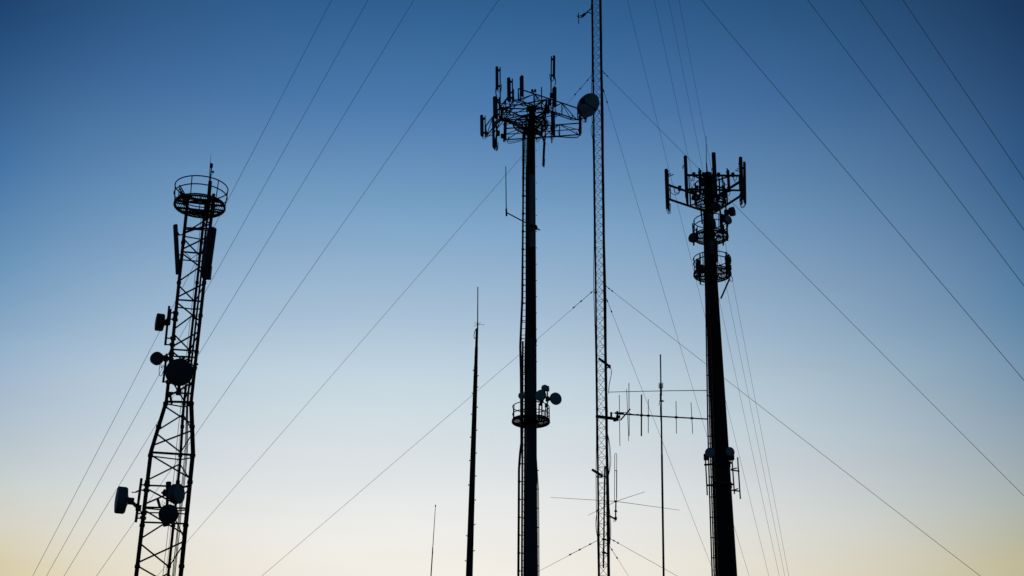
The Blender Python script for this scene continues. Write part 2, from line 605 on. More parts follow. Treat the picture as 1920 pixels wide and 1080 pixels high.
# ================================================================== lattice tower on the left
def lattice_tower():
    Y = 50.0
    top_c = at(378.5, 384, Y)
    low_c = at(304.0, 1075, Y)
    base = to_ground(top_c, low_c)
    root = thing('lattice_tower', 'dark three legged lattice tower with a round railed platform on top and drum shaped dishes', 'tower', base)
    az = atan2(low_c.x, low_c.y)
    u = Vector((cos(az), -sin(az), 0))
    v = Vector((sin(az), cos(az), 0))
    wid = [(381, 46), (757, 45), (854, 76), (1075, 80)]
    prof = []
    for y, w in wid:
        f = (y - 384) / (1075 - 384)
        P = top_c.lerp(low_c, f)
        # axis row y
        lo, hi = -0.3, 1.4
        for _ in range(40):
            mid = (lo + hi) / 2
            if proj(top_c.lerp(low_c, mid))[1] < y:
                lo = mid
            else:
                hi = mid
        P = top_c.lerp(low_c, lo)
        prof.append((P.z, w * mpp(P) / 1.673))
    z3, r3 = prof[3]
    z2, r2 = prof[2]
    prof.append((base.z - 0.2, r3 + (r3 - r2) / (z3 - z2) * (base.z - 0.2 - z3)))
    prof.insert(0, (prof[0][0] + 0.25, prof[0][1]))
    ANG = {'L': radians(195), 'R': radians(315), 'B': radians(76)}

    def leg(k, z):
        for i in range(len(prof) - 1):
            if z >= prof[i + 1][0] or i == len(prof) - 2:
                t = (z - prof[i][0]) / (prof[i + 1][0] - prof[i][0])
                r = prof[i][1] + (prof[i + 1][1] - prof[i][1]) * t
                break
        c = top_c + (low_c - top_c) * ((z - top_c.z) / (low_c.z - top_c.z))
        return c + u * (r * cos(ANG[k])) + v * (r * sin(ANG[k]))

    def legrow(k, y):
        lo, hi = base.z - 0.2, prof[0][0]
        for _ in range(40):
            mid = (lo + hi) / 2
            if proj(leg(k, mid))[1] > y:
                lo = mid
            else:
                hi = mid
        return leg(k, lo)

    for k, dia_hi, dia_lo in (('L', 0.132, 0.152), ('R', 0.132, 0.165), ('B', 0.10, 0.105)):
        m = MB()
        for i in range(len(prof) - 1):
            r = (dia_hi if i < 2 else dia_lo) / 2
            m.bar(leg(k, prof[i][0]), leg(k, prof[i + 1][0]), r, n=10)
        for y in (455, 530, 592, 660, 690, 757, 800, 854, 904, 985, 1062, 1140, 1220):
            P = legrow(k, y)
            m.bar(P - Vector((0, 0, 0.055)), P + Vector((0, 0, 0.055)), (dia_hi if y < 757 else dia_lo) / 2 + 0.022, n=10)
        m.build('leg', M_STEEL, root)
    zig_a = [('L', 387), ('R', 420), ('L', 437), None, ('R', 443), ('L', 467), None, ('L', 475), ('R', 508), None, ('R', 532), ('L', 557), None,
             ('L', 567), ('R', 602), None, ('R', 622), ('L', 650), None, ('L', 658), ('R', 694), None, ('R', 716), ('L', 745), None, ('L', 762), ('R', 795), None,
             ('R', 807), ('L', 835), None, ('L', 853), ('R', 897), None, ('R', 909), ('L', 945), None, ('L', 956), ('R', 1002), None, ('R', 1015), ('L', 1055), None,
             ('L', 1061), ('R', 1106), None, ('R', 1118), ('L', 1160), None, ('L', 1168), ('R', 1215), None, ('R', 1225), ('L', 1272), None, ('L', 1280), ('R', 1330), None, ('R', 1340), ('L', 1390)]
    zig_b = [('B', 415), ('L', 437), None, ('L', 448), ('B', 480), None, ('B', 502), ('L', 527), None, ('L', 535), ('B', 566), None, ('B', 590), ('L', 617), None,
             ('L', 626), ('B', 657), None, ('B', 672), ('L', 692), None, ('L', 705), ('B', 752), None, ('B', 777), ('L', 807), None, ('L', 813), ('B', 848), None,
             ('B', 870), ('L', 900), None, ('L', 916), ('B', 945), None, ('B', 970), ('L', 1010), None, ('L', 1019), ('B', 1063), None, ('B', 1075), ('L', 1110), None, ('L', 1120), ('B', 1165),
             None, ('B', 1180), ('L', 1220), None, ('L', 1230), ('B', 1280), None, ('B', 1290), ('L', 1340)]

    def zig(seq, r, jmap=None):
        m = MB()
        prev = None
        for s in seq:
            if s is None:
                prev = None
                m.build('cross_brace', M_STEEL, root)
                m = MB()
                continue
            k = s[0]
            if jmap:
                k = jmap.get(k, k)
            P = legrow(k, s[1])
            if prev is not None:
                m.bar(prev, P, r)
            prev = P
        m.build('cross_brace', M_STEEL, root)

    zig(zig_a, 0.032)
    zig(zig_b, 0.03)
    zig(zig_b, 0.026, {'L': 'R'})
    m = MB()
    for yl, yr in ((427, 429), (472, 476), (562, 565), (655, 658), (736, 738), (753, 754), (848, 853), (910, 913), (951, 953), (979, 982), (1085, 1088), (1180, 1182), (1280, 1282)):
        m.bar(legrow('L', yl), legrow('R', yr), 0.045 if yl in (753, 848) else 0.034)
    for yl, yb in ((430, 431), (443, 449), (487, 490), (576, 580), (668, 670), (757, 763), (855, 862), (953, 958), (961, 962)):
        m.bar(legrow('L', yl), legrow('B', yb), 0.026)
        m.bar(legrow('R', yl + 3), legrow('B', yb), 0.026)
    m.each('horizontal_brace', M_STEEL, root)

    # top platform
    C, R, plat = cage(root, 374.3, 387.6, Y, 46.6, (352, 367), 6, 4 - 13.5, 49.0, inner=0.50, beam=0.055, rr=0.024, grate=0.07, gw=0.018, hole=(0.52, 0.30), rail_c=(378.0, 376.2))
    bm = MB()
    for o_ in (-0.30, 0.30, 0.62, -0.62):
        h = sqrt(R * R - o_ * o_)
        bm.slab(C + v * o_ - u * h, C + v * o_ + u * h, Vector((0, 0, 1)), 0.07, 0.06)
    for o_ in (0.0, 0.55):
        h = sqrt(R * R - o_ * o_)
        bm.slab(C + u * o_ - v * h, C + u * o_ + v * h, Vector((0, 0, 1)), 0.05, 0.035)
    bm.build('floor_beam', M_STEEL, plat)
    gt = MB()
    q0, q1 = at(336.5, 347, Y - 0.6), at(350, 369.5, Y - 0.3)
    for k in range(6):
        a = q0.lerp(q1, k / 5)
        bpt = at(334.5, 371, Y - 0.6).lerp(at(348, 383, Y - 0.3), k / 5)
        gt.bar(a, bpt, 0.016)
    for k in range(5):
        f = k / 4
        gt.bar(q0.lerp(at(334.5, 371, Y - 0.6), f), q1.lerp(at(348, 383, Y - 0.3), f), 0.024)
    gt.build('gate', M_STEEL, plat)
    # rod with the lamps above the platform
    m = MB()
    m.bar(at(387.8, 412, Y - 0.25), at(394.2, 340, Y - 0.25), 0.075, n=10)
    m.bar(at(393.8, 344, Y - 0.25), at(396.5, 312, Y - 0.25), 0.028, n=8)
    m.bar(at(391.0, 356, Y - 0.2), at(394.2, 306, Y - 0.2), 0.012)
    rod = m.build('top_rod', M_STEEL, root)
    MB().bar(at(394.2, 308, Y - 0.2), at(395.7, 288, Y - 0.2), 0.012, 0.004).build('lightning_rod', M_GALV, rod)
    m = MB()
    P = at(396.6, 310.5, Y - 0.25)
    m.lathe(P - Vector((0, 0, 0.09)), Vector((0, 0, 1)), [(0.03, -0.02), (0.05, 0.0), (0.06, 0.05), (0.06, 0.13), (0.045, 0.18), (0.01, 0.20)], 12)
    m.build('warning_lamp', M_LAMP, rod)
    m = MB()
    P = at(399.4, 322.5, Y - 0.25)
    m.lathe(P, Vector((0, 0, 1)), [(0.01, -0.05), (0.045, -0.02), (0.05, 0.02), (0.01, 0.06)], 10)
    m.bar(P, at(395.8, 322.5, Y - 0.25), 0.012)
    m.tube(spline([P, at(399, 327, Y - 0.25), at(396, 329, Y - 0.25)], 5), 0.008)
    m.build('weather_sensor', M_STEEL, rod)
    m = MB()
    m.bar(at(402, 386, Y - 0.5), at(398.5, 408, Y - 0.5), 0.05, n=8)
    m.build('roof_tie', M_STEEL, plat)

    # sector panels
    panel(root, 328.3, 421.5, 333.4, 513.5, 11.0, Y - 0.9, -35, 0.5, pipe=False, tail=False)
    m = MB()
    for ya, yb, ym in ((433, 441, 439), (479, 478, 477.5), (510, 511, 511)):
        m.bar(at(331.5, ya, Y - 0.8), at(336, yb, Y - 0.75), 0.028)
        m.bar(at(336, yb, Y - 0.75), legrow('L', ym), 0.028)
    m.each('antenna_bracket', M_STEEL, root, 2)
    panel(root, 398.6, 427.5, 388.4, 502, 20.5, Y - 1.0, 40, 0.75, M_PANELD, pipe=False, tail=False)
    m = MB()
    T, B = at(389.5, 498, Y - 0.95), at(387.0, 522.5, Y - 0.95)
    up = (T - B).normalized()
    m.prism([(-.15, -.12), (.12, -.12), (.15, -.09), (.15, .12), (-.15, .12)], B, T, Vector((1, 0, 0)), Vector((0, 1, 0)))
    m.build('radio_box', M_STEEL, root)
    m = MB()
    m.bar(at(383, 505, Y - .9), legrow('R', 505), 0.04)
    m.bar(at(390, 440, Y - .9), legrow('R', 443), 0.04)
    m.each('antenna_bracket', M_STEEL, root)

    # upper left drum on its pipe
    def pipe_mount(x0, y0, x1, y1, dY, links, r=0.045):
        m = MB()
        a, b = at(x0, y0, Y + dY), at(x1, y1, Y + dY)
        m.bar(a, b, r, n=10)
        for yp, yl in links:
            t = (yp - y0) / (y1 - y0)
            P = a.lerp(b, t)
            Q = legrow('L', yl)
            m.bar(P, Q + (Q - P).normalized() * 0.12, 0.028)
            m.box(Q, Vector((1, 0, 0)), Vector((0, 1, 0)), Vector((0, 0, 1)), 0.09, 0.09, 0.05)
        m.build('pipe_mount', M_STEEL, root)
        return a, b

    a, b = pipe_mount(317.3, 574, 309.8, 647, -0.7, ((586, 587), (598.5, 599), (634, 634.5), (646, 646.5)))
    MB().bar(at(319.6, 580, Y - 0.7), at(318, 598, Y - 0.7), 0.05, n=8).build('clamp', M_STEEL, root)
    dish(root, 293.0, 603.5, Y - 0.9, 16.6, -70, 0.72, cone=0.2, mount_to=at(314.8, 604, Y - 0.7), mat=M_PANELD)
    a, b = pipe_mount(312.4, 664, 306.0, 717, -0.7, ((664, 664), (673, 673), (716, 716.5)))
    dish(root, 292.6, 671, Y - 1.0, 12.6, -14, 0.55, mount_to=at(310.8, 672, Y - 0.7), mat=M_PANELD)
    m = MB()
    m.tube(spline([at(300, 683, Y - 0.8), at(298.3, 697, Y - 0.8), at(299.5, 704, Y - 0.8), at(303, 704, Y - 0.8), at(306, 696, Y - 0.7)], 6), 0.012)
    m.tube(spline([at(302, 683, Y - 0.8), at(303, 690, Y - 0.8), at(306, 684, Y - 0.7)], 6), 0.01)
    m.each('jumper_cable', M_CABLE, root)
    # large dish in front of the tower, its yoke under it
    dish(root, 336.2, 697, Y - 1.25, 26.0, 12, 0.28, tilt=-3, horn=0.7, mat=M_PANELD, mount_to=at(340, 700, Y - 0.3))
    m = MB()
    m.box(at(335.2, 735, Y - 0.9), u, v, Vector((0, 0, 1)), 0.10, 0.10, 0.10)
    m.bar(at(336, 720, Y - 0.95), at(335, 737, Y - 0.9), 0.06, n=8)
    m.bar(at(344, 668, Y - 0.7), at(343.5, 680, Y - 0.7), 0.06, n=8)
    m.bar(legrow('L', 668), at(344, 668, Y - 0.7), 0.025)
    m.bar(at(344, 668, Y - 0.7), legrow('R', 670), 0.025)
    m.bar(legrow('L', 736), at(335, 737, Y - 0.9), 0.03)
    m.bar(legrow('R', 738), at(335, 737, Y - 0.9), 0.03)
    m.bar(legrow('R', 683), at(370, 683, Y - 0.4), 0.05)
    m.bar(at(318, 735, Y - 0.5), at(322, 757, Y - 0.5), 0.045)
    m.bar(at(315, 745, Y - 0.5), at(324, 735, Y - 0.5), 0.03)
    m.tube(spline([at(341, 727, Y - 0.8), at(344, 730, Y - 0.8), at(346, 726, Y - 0.7), at(348, 720, Y - 0.5)], 5), 0.012)
    m.each('dish_yoke', M_STEEL, root)
    # lower left drum
    a, b = pipe_mount(265.3, 897, 254.6, 979, -0.75, ((909, 909.5), (919, 919.5), (963, 962), (972, 971)), 0.05)
    dish(root, 219.0, 937, Y - 1.15, 25.3, -69, 0.56, cone=0.2, mount_to=at(259.5, 953, Y - 0.75), mat=M_DISH)
    m = MB()
    m.bar(at(247, 923, Y - 0.9), at(254, 923, Y - 0.8), 0.02)
    m.bar(at(254, 923, Y - 0.8), at(262, 919, Y - 0.75), 0.03)
    m.tube(spline([at(250, 942, Y - 0.9), at(259, 946, Y - 0.8), at(266, 948, Y - 0.6)], 6), 0.012)
    m.tube(spline([at(261, 950, Y - 0.75), at(262.5, 958, Y - 0.75), at(266, 961, Y - 0.7), at(267, 955, Y - 0.6)], 6), 0.01)
    m.each('dish_strut', M_STEEL, root)
    # the drum and the dish inside the lower bay
    m = MB()
    m.bar(at(315.5, 903.5, Y - 0.35), at(312.8, 958, Y - 0.35), 0.055, n=10)
    m.bar(at(316, 904, Y - 0.35), at(316, 921, Y - 0.35), 0.10, n=10)
    m.build('pipe_mount', M_STEEL, root)
    dish(root, 336.0, 925.5, Y - 0.6, 19.0, 68, 0.55, mount_to=at(314.6, 925, Y - 0.35), mat=M_DISH)
    dish(root, 309.5, 924, Y - 0.45, 7.0, 95, 0.25, mat=M_PANELD)
    dish(root, 315.8, 963.5, Y - 1.0, 18.4, 10, 0.32, horn=0.6, mat=M_PANELD, mount_to=at(313.5, 960, Y - 0.35))
    m = MB()
    m.bar(at(295, 934, Y - 0.5), at(300, 951, Y - 0.5), 0.05)
    m.tube(spline([at(306, 938, Y - 0.5), at(303.5, 944, Y - 0.5), at(306, 948, Y - 0.5), at(309, 941, Y - 0.5)], 6), 0.008)
    m.bar(at(306, 985, Y - 0.9), at(318, 983, Y - 0.9), 0.06)
    m.each('dish_strut', M_STEEL, root)
    # feeder cables climbing inside
    m = MB()
    for d, r in ((-0.05, 0.007), (0.04, 0.01)):
        pts = [leg('B', base.z + 0.05) * 0.62 + leg('R', base.z + 0.05) * 0.38]
        pts = []
        for y in range(1400, 380, -40):
            P = legrow('B', y).lerp(legrow('L', y), 0.12 + d)
            pts.append(P + u * 0.01 * random.uniform(-1, 1))
        m.tube(pts, r, 5)
    for d in (0.35, 0.45, 0.55):
        pts = [legrow('B', y).lerp(legrow('R', y + 3), d) + u * random.uniform(-.006, .006) for y in range(1400, 390, -40)]
        m.tube(pts, 0.016, 5)
    m.tube(spline([legrow('L', 470), at(354, 480, Y), at(357.5, 485, Y), at(363, 482, Y), at(370, 477, Y)], 6), 0.012)
    m.build('feeder_cable', M_CABLE, root)
    return root


lattice_tower()


# ================================================================== poles of stacked rings (both monopoles)
def pole_rings(rows, Y, sides=16):
    """rows: (image row, left edge, right edge)"""
    out = []
    for y, xl, xr in rows:
        c = at((xl + xr) / 2, y, Y)
        out.append((c, (xr - xl) / 2 * mpp(c)))
    return out


def pole_mesh(rings_, n=18):
    m = MB()
    base = len(m.v)
    for c, r in rings_:
        for i in range(n):
            a = 2 * pi * i / n
            m.v.append(c + Vector((r * cos(a), r * sin(a), 0)))
    for k in range(len(rings_) - 1):
        m.ringfaces(base + k * n, base + (k + 1) * n, n, False)
    m.cap(base, n, True)
    m.cap(base + (len(rings_) - 1) * n, n)
    return m


def middle_monopole():
    Y = 60.0
    axis_top, axis_low = at(995.5, 206, Y), at(995, 1075, Y)
    base = to_ground(axis_top, axis_low)
    root = thing('monopole_tower', 'tall dark tubular mast carrying a triangular truss ring of panel antennas, tallest solid pole', 'tower', base)
    white_top, white_bot, collar = 330, 465, 637

    def seg(y0, y1, x0, w0, x1, w1, mat, name='pole_section'):
        return pole_mesh(pole_rings([(y0, x0 - w0 / 2, x0 + w0 / 2), (y1, x1 - w1 / 2, x1 + w1 / 2)], Y)).build(name, mat, root)

    seg(206, white_top, 997.2, 11.6, 997.0, 13.6, M_RED)
    seg(white_top, white_bot, 997.0, 13.6, 997.2, 15.2, M_WHITE)
    seg(white_bot, collar, 997.2, 15.2, 997.0, 17.6, M_RED)
    seg(collar, 642, 996.2, 21.0, 996.2, 21.0, M_BLUE, 'flange')
    seg(642, 850, 996.2, 19.6, 996.4, 20.4, M_BLUE)
    m = MB()
    for k in range(4):
        pts = [at(x + (k - 1.5) * 1.25, y, Y - .24 - .02 * (k % 2)) for x, y in ((990.5, 246), (989.6, 330), (989.0, 440), (988.2, 540), (987.6, 600), (986.6, 636), (985.2, 700))]
        m.tube(spline(pts, 4), 0.019, 6)
    m.each('feeder_cable', M_CABLE, root)
    c0 = at(996.4, 850, Y)
    c1 = at(995.6, 1075, Y)
    r0, r1 = 10.2 * mpp(c0), 13.0 * mpp(c1)
    bz = base.z - 0.2
    r2 = r1 + (r1 - r0) / (c0.z - c1.z) * (c1.z - bz) * 0.6
    pole_mesh([(c0, r0), (c1, r1), (Vector((c1.x, c1.y, bz)), r2)]).build('pole_section', M_BLUE, root)
    m = MB()
    P = at(996.8, 204.5, Y)
    m.box(P, Vector((1, 0, 0)), Vector((0, 1, 0)), Vector((0, 0, 1)), 0.235, 0.235, 0.03)
    m.build('top_plate', M_STEEL, root)
    # ladder and feeder tray down the left side
    ladder(root, at(983.8, 262, Y - .1), at(976.8, 640, Y - .1), at(986.2, 262, Y - .1), at(986.2, 640, Y - .1), 0.30, 0.022, 0.016)
    lad_b = at(978.5, 1085, Y - .1)
    lad_c = at(983.0, 1085, Y - .1)
    ladder(root, at(980.2, 640, Y - .1), to_ground(at(980.2, 640, Y - .1), lad_b), at(985.5, 640, Y - .1), to_ground(at(985.5, 640, Y - .1), lad_c), 0.30, 0.045, 0.018)
    m = MB()
    left = [(981, 250), (981, 380), (980.2, 470), (979.6, 560), (977.5, 610), (975.8, 650), (977, 700), (977.5, 760), (978, 830), (975.5, 850), (973.4, 880), (973, 960), (972.2, 1085)]
    for k, off_ in enumerate((-1.6, -0.4, 1.0)):
        pts = [at(x + off_ * (0.7 if y < 500 else 1.0), y, Y - 0.1 + 0.03 * k) for x, y in left]
        pts.append(to_ground(pts[-2], pts[-1]))
        m.tube(pts, 0.022 if k != 1 else 0.016, 6)
    y = 300.0
    while y < 1080:
        x = None
        for i in range(len(left) - 1):
            if left[i][1] <= y <= left[i + 1][1]:
                t = (y - left[i][1]) / (left[i + 1][1] - left[i][1])
                x = left[i][0] + (left[i + 1][0] - left[i][0]) * t
        m.box(at(x, y, Y - 0.07), Vector((1, 0, 0)), Vector((0, 1, 0)), Vector((0, 0, 1)), 0.062, 0.06, 0.028)
        m.bar(at(x, y, Y - 0.07), at(986, y, Y - 0.05), 0.018)
        y += 33.5
    m.build('feeder_cable', M_CABLE, root)
    m = MB()
    for off_ in (0, 1.7):
        pts = [at(1005.2 + off_ * 0.2, 850, Y), at(1006.4 + off_ * .6, 880, Y), at(1008.2 + off_ * .9, 915, Y), at(1008.8 + off_, 980, Y), at(1009.4 + off_, 1085, Y)]
        pts.append(to_ground(pts[-2], pts[-1]))
        m.tube(pts, 0.014, 6)
    for y in (882, 917, 953, 989, 1025, 1061):
        m.bar(at(1005, y, Y), at(1010.5, y, Y), 0.022)
    m.build('feeder_cable', M_CABLE, root)
    m = MB()
    y = 282.0
    while y < 700:
        P = at(1004.4 + (y - 282) * 0.002, y, Y - .05)
        m.bar(P, P + Vector((0.045, 0, 0)), 0.014)
        m.bar(P + Vector((0.04, 0, -0.005)), P + Vector((0.04, 0, 0.025)), 0.012)
        y += 30.5
    m.each('step_bolt', M_STEEL, root, 2)
    # side whip on its long arm
    m = MB()
    m.bar(at(950.4, 399, Y - .3), at(1012.5, 431.5, Y - .55), 0.03, n=8)
    m.box(at(1006, 428, Y - .5), Vector((1, 0, 0)), Vector((0, 1, 0)), Vector((0, 0, 1)), 0.05, 0.07, 0.06)
    m.box(at(998, 424, Y - .46), Vector((1, 0, 0)), Vector((0, 1, 0)), Vector((0, 0, 1)), 0.22, 0.03, 0.05)
    m.bar(at(949.2, 391.5, Y - .3), at(949.8, 405, Y - .3), 0.042, n=8)
    arm = m.build('antenna_arm', M_STEEL, root)
    MB().bar(at(949.2, 393, Y - .3), at(948.3, 312, Y - .3), 0.024, 0.018, n=8).build('whip_antenna', M_PANELD, arm)

    # ---- the triangular antenna head
    def Z6(x, y):
        return 890 + x / 5.682, 100 + y / 5.682

    def Z7(x, y):
        return 980 + x / 6.354, 150 + y / 6.354

    topA = (at(972, 166, 58.3).z, at(973, 188, 58.3).z)
    zt, zb = topA

    def rail(name_pts_top, name_pts_bot, inward, thin):
        m = MB()
        (x0, y0), (x1, y1) = name_pts_top
        T0, T1 = at_z(x0, y0, zt), at_z(x1, y1, zt)
        B0, B1 = Vector((T0.x, T0.y, zb)), Vector((T1.x, T1.y, zb))
        C = at(995.3, 215, Y)
        n = Vector((C.x, C.y, 0)) - Vector(((T0.x + T1.x) / 2, (T0.y + T1.y) / 2, 0))
        n.normalize()
        I0, I1 = B0 + n * inward + Vector((0, 0, 0.12)), B1 + n * inward + Vector((0, 0, 0.12))
        for p, q, r in ((T0, T1, 0.033), (B0, B1, 0.033), (I0, I1, 0.024)):
            m.bar(p, q, r, n=8)
        m.bar(T0, B0, 0.028)
        m.bar(T1, B1, 0.028)
        for f in (0.27, 0.73):
            m.bar(T0.lerp(T1, f), B0.lerp(B1, f), 0.026)
        for fa, fb in ((0.02, 0.27), (0.5, 0.27), (0.5, 0.73), (0.98, 0.73)):
            m.bar(B0.lerp(B1, fa), T0.lerp(T1, fb), 0.022)
            m.bar(I0.lerp(I1, fa), T0.lerp(T1, fb), 0.018)
        for f in (0.0, 0.27, 0.5, 0.73, 1.0):
            m.bar(B0.lerp(B1, f), I0.lerp(I1, f), 0.018)
        m.build('truss', M_STEEL, root)
        return (T0, T1, B0, B1, n)

    A = rail(((972, 166), (1083, 203)), None, 0.34, 0)
    Bq = rail(((911, 236), (963, 168)), None, 0.34, 0)
    Cq = rail(((948, 241), (1087, 231)), None, 0.34, 0)
    m = MB()
    mids = []
    for q in (A, Bq, Cq):
        n = q[4]
        mids.append((q[0].lerp(q[1], 0.5) + n * 0.12, q[2].lerp(q[3], 0.5) + n * 0.12))
    for i in range(3):
        for j in (0, 1):
            m.bar(mids[i][j], mids[(i + 1) % 3][j], 0.033, n=8)
        m.bar(mids[i][0], mids[(i + 1) % 3][1], 0.022)
        m.bar(mids[i][0], mids[i][1], 0.05, n=8)
    pt, pb = at(995.3, 212, Y), at(995.3, 236, Y)
    for i in range(3):
        m.bar(Vector((pt.x, pt.y, zt - 0.12)), mids[i][0], 0.035, n=8)
        m.bar(Vector((pt.x, pt.y, zb - 0.06)), mids[i][1], 0.035, n=8)
        m.bar(Vector((pt.x, pt.y, zb - 0.75)), mids[i][1], 0.028, n=8)
        e = (mids[i][1] - Vector((pt.x, pt.y, zb))).normalized()
        s = e.cross(Vector((0, 0, 1)))
        for sg in (-1, 1):
            m.bar(Vector((pt.x, pt.y, zb)) + s * (0.25 * sg), mids[i][1] + s * (0.5 * sg), 0.022)
            m.bar(Vector((pt.x, pt.y, zt - .1)) + s * (0.25 * sg), mids[i][0] + s * (0.45 * sg), 0.02)
    m.build('support_frame', M_STEEL, root)
    # grated ring platform under the frame
    Cc = Vector((pt.x, pt.y, zb - 0.35))
    m = MB()
    for R in (0.42, 0.84):
        m.ring(Cc, R, 0.04, 40)
    for k in range(10):
        a = 2 * pi * k / 10
        d = Vector((cos(a), sin(a), 0))
        m.bar(Cc + d * 0.24, Cc + d * 0.84, 0.03)
    m.ring(Cc + Vector((0, 0, -0.4)), 0.33, 0.05, 24)
    for k in range(6):
        a = 2 * pi * k / 6 + .3
        d = Vector((cos(a), sin(a), 0))
        m.bar(Cc + d * 0.33 + Vector((0, 0, -0.4)), Cc + d * 0.84, 0.026)
    plat = m.build('platform', M_STEEL, root)
    m = MB()
    for i in range(-18, 19):
        x = i * 0.045
        o2 = 0.84 ** 2 - x * x
        if o2 <= 0:
            continue
        yo = sqrt(o2)
        yi = sqrt(max(0, 0.42 ** 2 - x * x))
        for s0, s1 in ((-yo, -yi), (yi, yo)) if yi > 0 else ((-yo, yo),):
            m.slab(Cc + Vector((x, s0, 0.0)), Cc + Vector((x, s1, 0.0)), Vector((0, 0, 1)), 0.03, 0.02)
    m.build('grating', M_GALV, plat)

    # antennas: top px, bottom px, apparent width, depth, facing

    def depth_on(q, px, py):
        """depth of the truss q where pixel column px meets it"""
        d = ray(px, py)
        a, b = q[0], q[1]
        # intersect in plan
        dx, dy = d.x, d.y
        ex, ey = b.x - a.x, b.y - a.y
        det = dx * (-ey) - dy * (-ex)
        t = ((a.x - EYE.x) * (-ey) - (a.y - EYE.y) * (-ex)) / det
        return t * d.y

    def put(q, tx, ty, bx, by, w, az, ratio=0.5, mat=None, out=0.14, **kw):
        Yd = depth_on(q, (tx + bx) / 2, (ty + by) / 2)
        n = q[4]
        T, B = at(tx, ty, Yd - n.y * out), at(bx, by, Yd - n.y * out)
        return panel(root, 0, 0, 0, 0, w, Yd, az, ratio, mat, top=T, bot=B, **kw)

    # facing of the three sides
    azA = math.degrees(atan2(-A[4].x, A[4].y))
    azB = math.degrees(atan2(-Bq[4].x, Bq[4].y))
    azC = math.degrees(atan2(-Cq[4].x, Cq[4].y))
    put(Bq, 903.2, 218, 903.6, 253.5, 7.2, azB, 0.45, M_PANEL, pipe_ext=(0, .12))
    put(Bq, 928.3, 182.8, 928.8, 219.5, 9.6, azB, 0.7, M_PANEL, pipe_ext=(0, .3))
    put(Bq, 931.6, 126.5, 931.8, 166.5, 6.2, azB, 0.5, M_PANELD, pipe_ext=(0, 1.2))
    put(Bq, 924.6, 222, 925.6, 276, 5.6, azB, 0.5, M_PANELD, pipe_ext=(.2, .2), out=0.1)
    put(Bq, 953.8, 148, 954.4, 188.5, 7.8, azB, 0.5, M_PANEL, pipe_ext=(0, .1))
    put(A, 979.2, 141.8, 979.6, 180.5, 6.8, azA, 0.5, M_PANEL, pipe_ext=(0, .1))
    put(A, 1039.2, 105, 1038.8, 146, 5.6, azA + 30, 0.6, M_PANELD, pipe_ext=(0, 1.2))
    put(A, 1040.6, 163.5, 1040.4, 199.5, 8.2, azA, 0.5, M_PANEL, pipe_ext=(0, .3))
    put(A, 1037.8, 210.5, 1038.4, 254, 7.4, azA, 0.5, M_PANEL, pipe_ext=(0.1, .35))
    put(Cq, 947.6, 229, 946.8, 262.5, 6.6, azC, 0.5, M_PANELD, pipe_ext=(0, .15))
    put(Cq, 1087.8, 217, 1088.2, 250.5, 6.0, azC, 0.6, M_PANELD, pipe_ext=(0, .2))
    put(Cq, 1020.6, 265.5, 1018.6, 309.5, 4.8, azC + 30, 0.6, M_PANELD, pipe_ext=(1.1, .1))
    m = MB()
    for px, py, q, hh in ((1034.2, 179, A, 0.11), (930.6, 212, Bq, 0.16), (934, 250, Bq, 0.12), (1030.5, 192, A, 0.16), (1035.2, 240, A, 0.12), (941.5, 205.5, Bq, 0.12),
                          (1027, 205, A, 0.16), (1022, 233, Cq, 0.13), (942, 255, Cq, 0.1)):
        Yd = depth_on(q, px, py)
        m.box(at(px, py, Yd), Vector((1, 0, 0)), Vector((0, 1, 0)), Vector((0, 0, 1)), 0.085, 0.07, hh)
    m.each('radio_box', M_STEEL, root)
    # obstruction lamps and stub whip
    m = MB()
    Yl = depth_on(A, 1000, 175)
    m.bar(at(1000.2, 171.5, Yl), at(1000.6, 195, Yl), 0.016)
    m.bar(at(997.6, 171.8, Yl), at(1003.6, 171.8, Yl), 0.02)
    post = m.build('lamp_post', M_STEEL, root)
    for px in (998.0, 1003.4):
        P = at(px, 172, Yl)
        MB().lathe(P, Vector((0, 0, 1)), [(0.03, -0.03), (0.05, 0.0), (0.06, 0.03), (0.06, 0.09), (0.04, 0.13), (0.01, 0.14)], 12).build('warning_lamp', M_LAMP, post)
    MB().bar(at(1015.3, 163.3, Y - .6), at(1015.8, 207, Y - .6), 0.028, n=8).build('whip_antenna', M_PANELD, root)
    # cables looping from the antennas to the pole head
    m = MB()
    C1 = Vector((pt.x, pt.y, zb - 0.25))
    for q, fs in ((A, (0.1, 0.5, 0.62, 0.9)), (Bq, (0.1, 0.3, 0.45, 0.85)), (Cq, (0.05, 0.4, 0.55, 0.95))):
        for f in fs:
            P = q[2].lerp(q[3], f) - Vector((0, 0, 0.05))
            mid = q[2].lerp(q[3], 0.5) + q[4] * 0.1
            for k in range(2):
                s = Vector((random.uniform(-.1, .1), random.uniform(-.1, .1), random.uniform(-.22, -.05)))
                m.tube(spline([P + Vector((0, 0, .25)), P + s, P.lerp(mid, 0.55) + s * 0.5, mid + s * 0.4, mid.lerp(C1, 0.6) + s, C1 + Vector((-.2, -.1, -0.5 + s.z))], 5), 0.016, 5)
    for a in range(6):
        s = random.uniform(-0.06, 0.06)
        m.tube(spline([at(983.5 + a * .9, 232, Y - .25), at(983 + a * .6 + s * 9, 245, Y - .2), at(981 + a * .3, 262, Y - .12)], 5), 0.018, 5)
    for k in range(3):
        m.tube(spline([at(1017, 236, Y + .6), at(1015 + k, 252, Y + .7), at(1019 - k * .6, 262, Y + .9), at(1020, 268, Y + 1.0)], 5), 0.02, 5)
    for k in range(4):
        m.tube(spline([at(927 + k, 232, Y + .4), at(931 + k * .6, 245, Y + .4), at(928.6 + k * .8, 262, Y + .4), at(926.5 + k * .7, 280, Y + .4)], 5), 0.022, 5)
